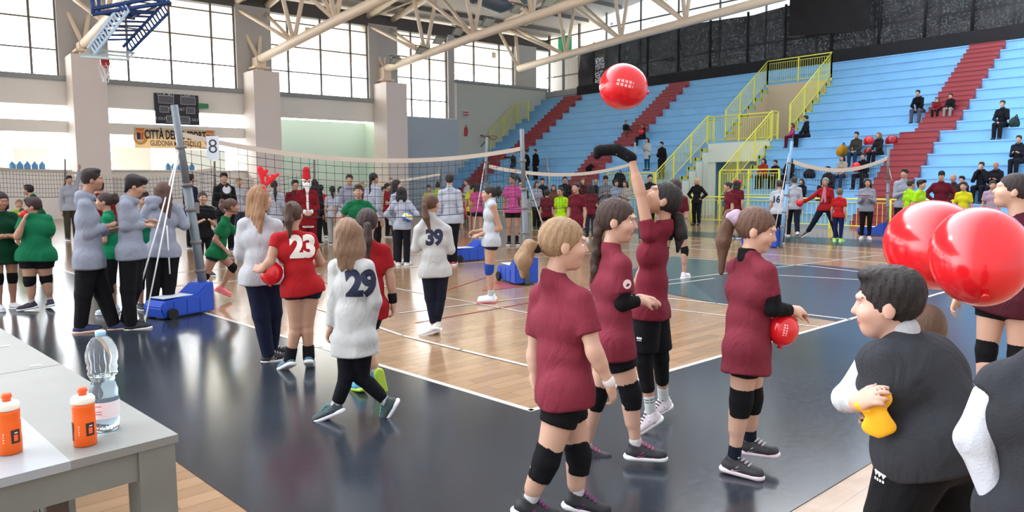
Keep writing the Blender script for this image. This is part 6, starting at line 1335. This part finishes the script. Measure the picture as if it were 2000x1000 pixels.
far('boy in yellow shirt behind the big balloons', 1877, 356, 474, -15, ('short', (60, 44, 40)), ('tee', (234, 224, 40)), ('shorts', BH), res=.014)
far('person in lilac shirt left of the tall girl profile', 1932, 354, 470, 10, ('short', DBROWN), ('tee', (196, 168, 190)), ('trousers', BH), res=.014)
# on the bleachers
stander('man in dark jacket pointing, standing on the lower steps by the far net post', 1002, 347, 1.72, arms=('down', 'point'), shirt=('coat', (60, 62, 72), .05), hair=('bald', DARK), bot=('trousers', (110, 112, 120)))
stander('man in black coat partly hidden by the central post, on the steps', 1028, 349, 1.75, hair=('short', DARK))
stander('man in black coat and cap over white shirt on the steps', 1046, 349, 1.78, hair=('short', DARK))
R = stander('woman in white coat and teal trousers standing on the bleachers', 1264, 335, 1.62, arms='front', shirt=('coat', (222, 222, 222), .22), bot=('leggings', (30, 100, 130)), hair=('long', (60, 34, 34), .08))
stander('man in long black coat and black hat on the bleachers', 1292, 342, 1.8, arms=('down', 'front'), shirt=('coat', (26, 26, 32), .35), hair=('short', (20, 20, 24)))
seated('child in black sitting on the middle red stairs', 1222, 262, 1.35, da=60, shirt=('sweat', (40, 38, 46)), bot=('trousers', (150, 110, 80)), hair=('short', (130, 110, 80)))
R = seated('woman in black sitting on the middle red stairs with a red balloon', 1258, 266, 1.6, da=-40, hair=('long', (110, 60, 40), .08)); balloon(pos(R, 1253, 257, -.3), .15, 'red balloon in the lap of the woman on the middle red stairs', 0, .2, 1.05, pr=False)
seated('child in pink top sitting next to the man by the upper opening', 1549, 268, 1.2, da=-40, shirt=('sweat', (214, 90, 160)), bot=('trousers', (120, 30, 60)), hair=('long', (90, 60, 50), .06))
seated('man in black hooded jacket sitting next to the child in pink', 1576, 264, 1.75, da=-45)
seated('person with black hood and red jacket on the lower seats behind the railing', 1492, 343, 1.6, shirt=('hoodie', (190, 60, 50)), hair=('long', (24, 24, 28), .06), bot=('trousers', BH))
seated('child in dark jacket right of the red jacket on the lower seats', 1515, 344, 1.4, shirt=('hoodie', (44, 34, 50)), bot=('trousers', BH))
seated('person in black behind the blue leaning post on the lower seats', 1543, 340, 1.65, shirt=('hoodie', (28, 28, 34)), hair=('long', DARK, .1))
seated('woman in black leaning on her hand above the yellow post', 1566, 384, 1.6, arms=('face', 'knee'), shirt=('hoodie', (30, 30, 36)), hair=('long', (40, 28, 28), .05))
seated('hooded person in black coat bending on the upper rows left of the red stairs', 1797, 214, 1.7, shirt=('hoodie', (24, 24, 28)), bot=('trousers', (96, 98, 120)), hair=('short', DARK), lean=.1)
seated('toddler in red jacket on the right red stairs', 1830, 228, 1.0, shirt=('hoodie', (150, 34, 46)), bot=('trousers', (40, 30, 36)), hair=('short', BROWN))
seated('child in black top and grey trousers on the right red stairs', 1856, 224, 1.25, shirt=('sweat', (26, 26, 30)), bot=('trousers', (170, 168, 170)), hair=('short', DBROWN))
seated('man in black suit sitting alone with hand at chin, right of the red stairs', 1957, 246, 1.78, arms=('face', 'knee'), shirt=('coat', (30, 32, 42), .0), hair=('short', (70, 60, 56)))
seated('man in dark padded jacket reading a phone at the right edge', 1988, 326, 1.75, arms='front', shirt=('hoodie', (34, 38, 50)), hair=('short', (60, 50, 46)))
seated('man in olive jacket and white shirt above the yellow jacket', 1673, 302, 1.75, shirt=('coat', (72, 66, 60), .0), bot=('trousers', (50, 70, 104)), hair=('short', DARK))
seated('woman with long fair hair in black beside the red balloons', 1717, 300, 1.65, shirt=('hoodie', (40, 38, 42)), hair=('long', (120, 100, 70), .12), da=-20)
seated('woman in beige jumper and jeans in front of the yellow jacket', 1645, 345, 1.65, shirt=('sweat', (196, 180, 166)), bot=('trousers', (44, 70, 110)), hair=('long', DARK, .06))
R = seated('man in black jumper sitting below the olive jacket', 1686, 342, 1.75, shirt=('sweat', (26, 26, 32)), hair=('short', DBROWN), arms='front'); balloon(pos(R, 1672, 326, -.4), .17, 'red balloon in the hands of the man in the black jumper', 0, .2, 1.05, pr=False)
seated('person with dark curly hair just above the grey-haired red jumper', 1617, 380, 1.65, hair=('mop', DARK), shirt=('hoodie', (40, 34, 40)))
seated('woman with black curly hair sitting right of the bald man', 1878, 388, 1.7, hair=('mop', (24, 20, 22)), shirt=('hoodie', (28, 26, 32)))
seated('man in black jacket with hands at mouth, above the lilac shirt', 1916, 366, 1.75, arms='face', shirt=('hoodie', (32, 34, 44)), hair=('short', DBROWN))
seated('bald man leaning left of the tall girl profile', 1944, 372, 1.75, arms='front', shirt=('hoodie', (30, 32, 42)), hair=('bald', DARK), skin=(186, 130, 104))
def rowpt(px, py, off=.25, up=0.): x, z, y = on_row(px, py, off); return np.array([x+off, y, z+up])
for px, py, r, nm, m in ((1697, 276, .20, 'between the olive jacket and the fair-haired woman, upper one', RB), (1697, 296, .17, 'between the olive jacket and the fair-haired woman, lower one', RBD), (1742, 276, .24, 'right of the fair-haired woman', RBD)):
    q = planex(px, py, on_row(px, py+8, .25)[0]+.3); balloon(q, r, 'red balloon on the bleachers '+nm, 0, 1.3, 1.1, m=m, pr=False)
balloon(gnd(115, 427)+np.array([0, 0, .13]), .125, 'red balloon lying on the floor near the far left wall', 0, 1.2, 1.0, pr=False)
def bag(name, loc, sx, sy, sz, col, label, cat='bag'):
    o = empty(name, loc); tag(o, label, cat); Rb = dict(root=o); c = np.array([0, 0, sz*.5])
    child_mesh(Rb, 'body', [Cap(c+[-sx*.3, 0, -sz*.15], c+[sx*.3, 0, -sz*.15], sz*.36, sz*.36, [0, 1, 0], .7), Cap(c+[-sx*.2, 0, .1*sz], c+[sx*.2, 0, .1*sz], sz*.33, sz*.33, [0, 1, 0], .7)], cloth(*col), .018, .05, 0, folds(3, .02, 14))
    child_mesh(Rb, 'strap', [Cap(c+[-sx*.2, -.05, sz*.4], c+[0, -.05, sz*.6], .018, .018), Cap(c+[0, -.05, sz*.6], c+[sx*.2, -.05, sz*.4], .018, .018)], cloth(*BH), .015, .01)
    return o
bag('jacket', rowpt(1645, 302), .6, .4, .5, (226, 160, 40), 'yellow jacket heaped on the bleachers left of the olive jacket man', 'jacket')
bag('backpack', rowpt(1581, 345), .8, .4, .42, (44, 46, 54), 'dark backpack on the lower seats between the seated groups')
bag('backpack', rowpt(1153, 330), .6, .4, .4, (24, 28, 40), 'navy bag on the lower step left of the raised arm')
q = planex(1210, 352, 26.8); bag('backpack', q-np.array([0, 0, .35]), .45, .4, .75, (30, 30, 36), 'black backpack hung on the railing below the white coat')
bag('backpack', rowpt(1981, 252), .7, .4, .4, (58, 72, 66), 'dark green bag behind the man in the black suit')
# stools / red seats and low benches at the far end
b = BM(); 
for i in range(2):
    o = empty('seat', gnd(905+9*i, 446)); tag(o, 'red plastic seat in the far end of the hall, %s one' % ('left', 'right')[i], 'seat', 'red seats')
    b = BM(); box(b, (-.22, -.22, .42), (.22, .22, .47)); box(b, (-.22, .18, .47), (.22, .22, .95)); obj('shell', b, mat('red_plastic', srgb(170, 40, 44), .5), o)
    b = BM()
    for x in (-.18, .18):
        for y in (-.18, .18): tube(b, [(x, y, 0), (x, y, .42)], .02, 6)
    obj('frame', b, MULL, o)
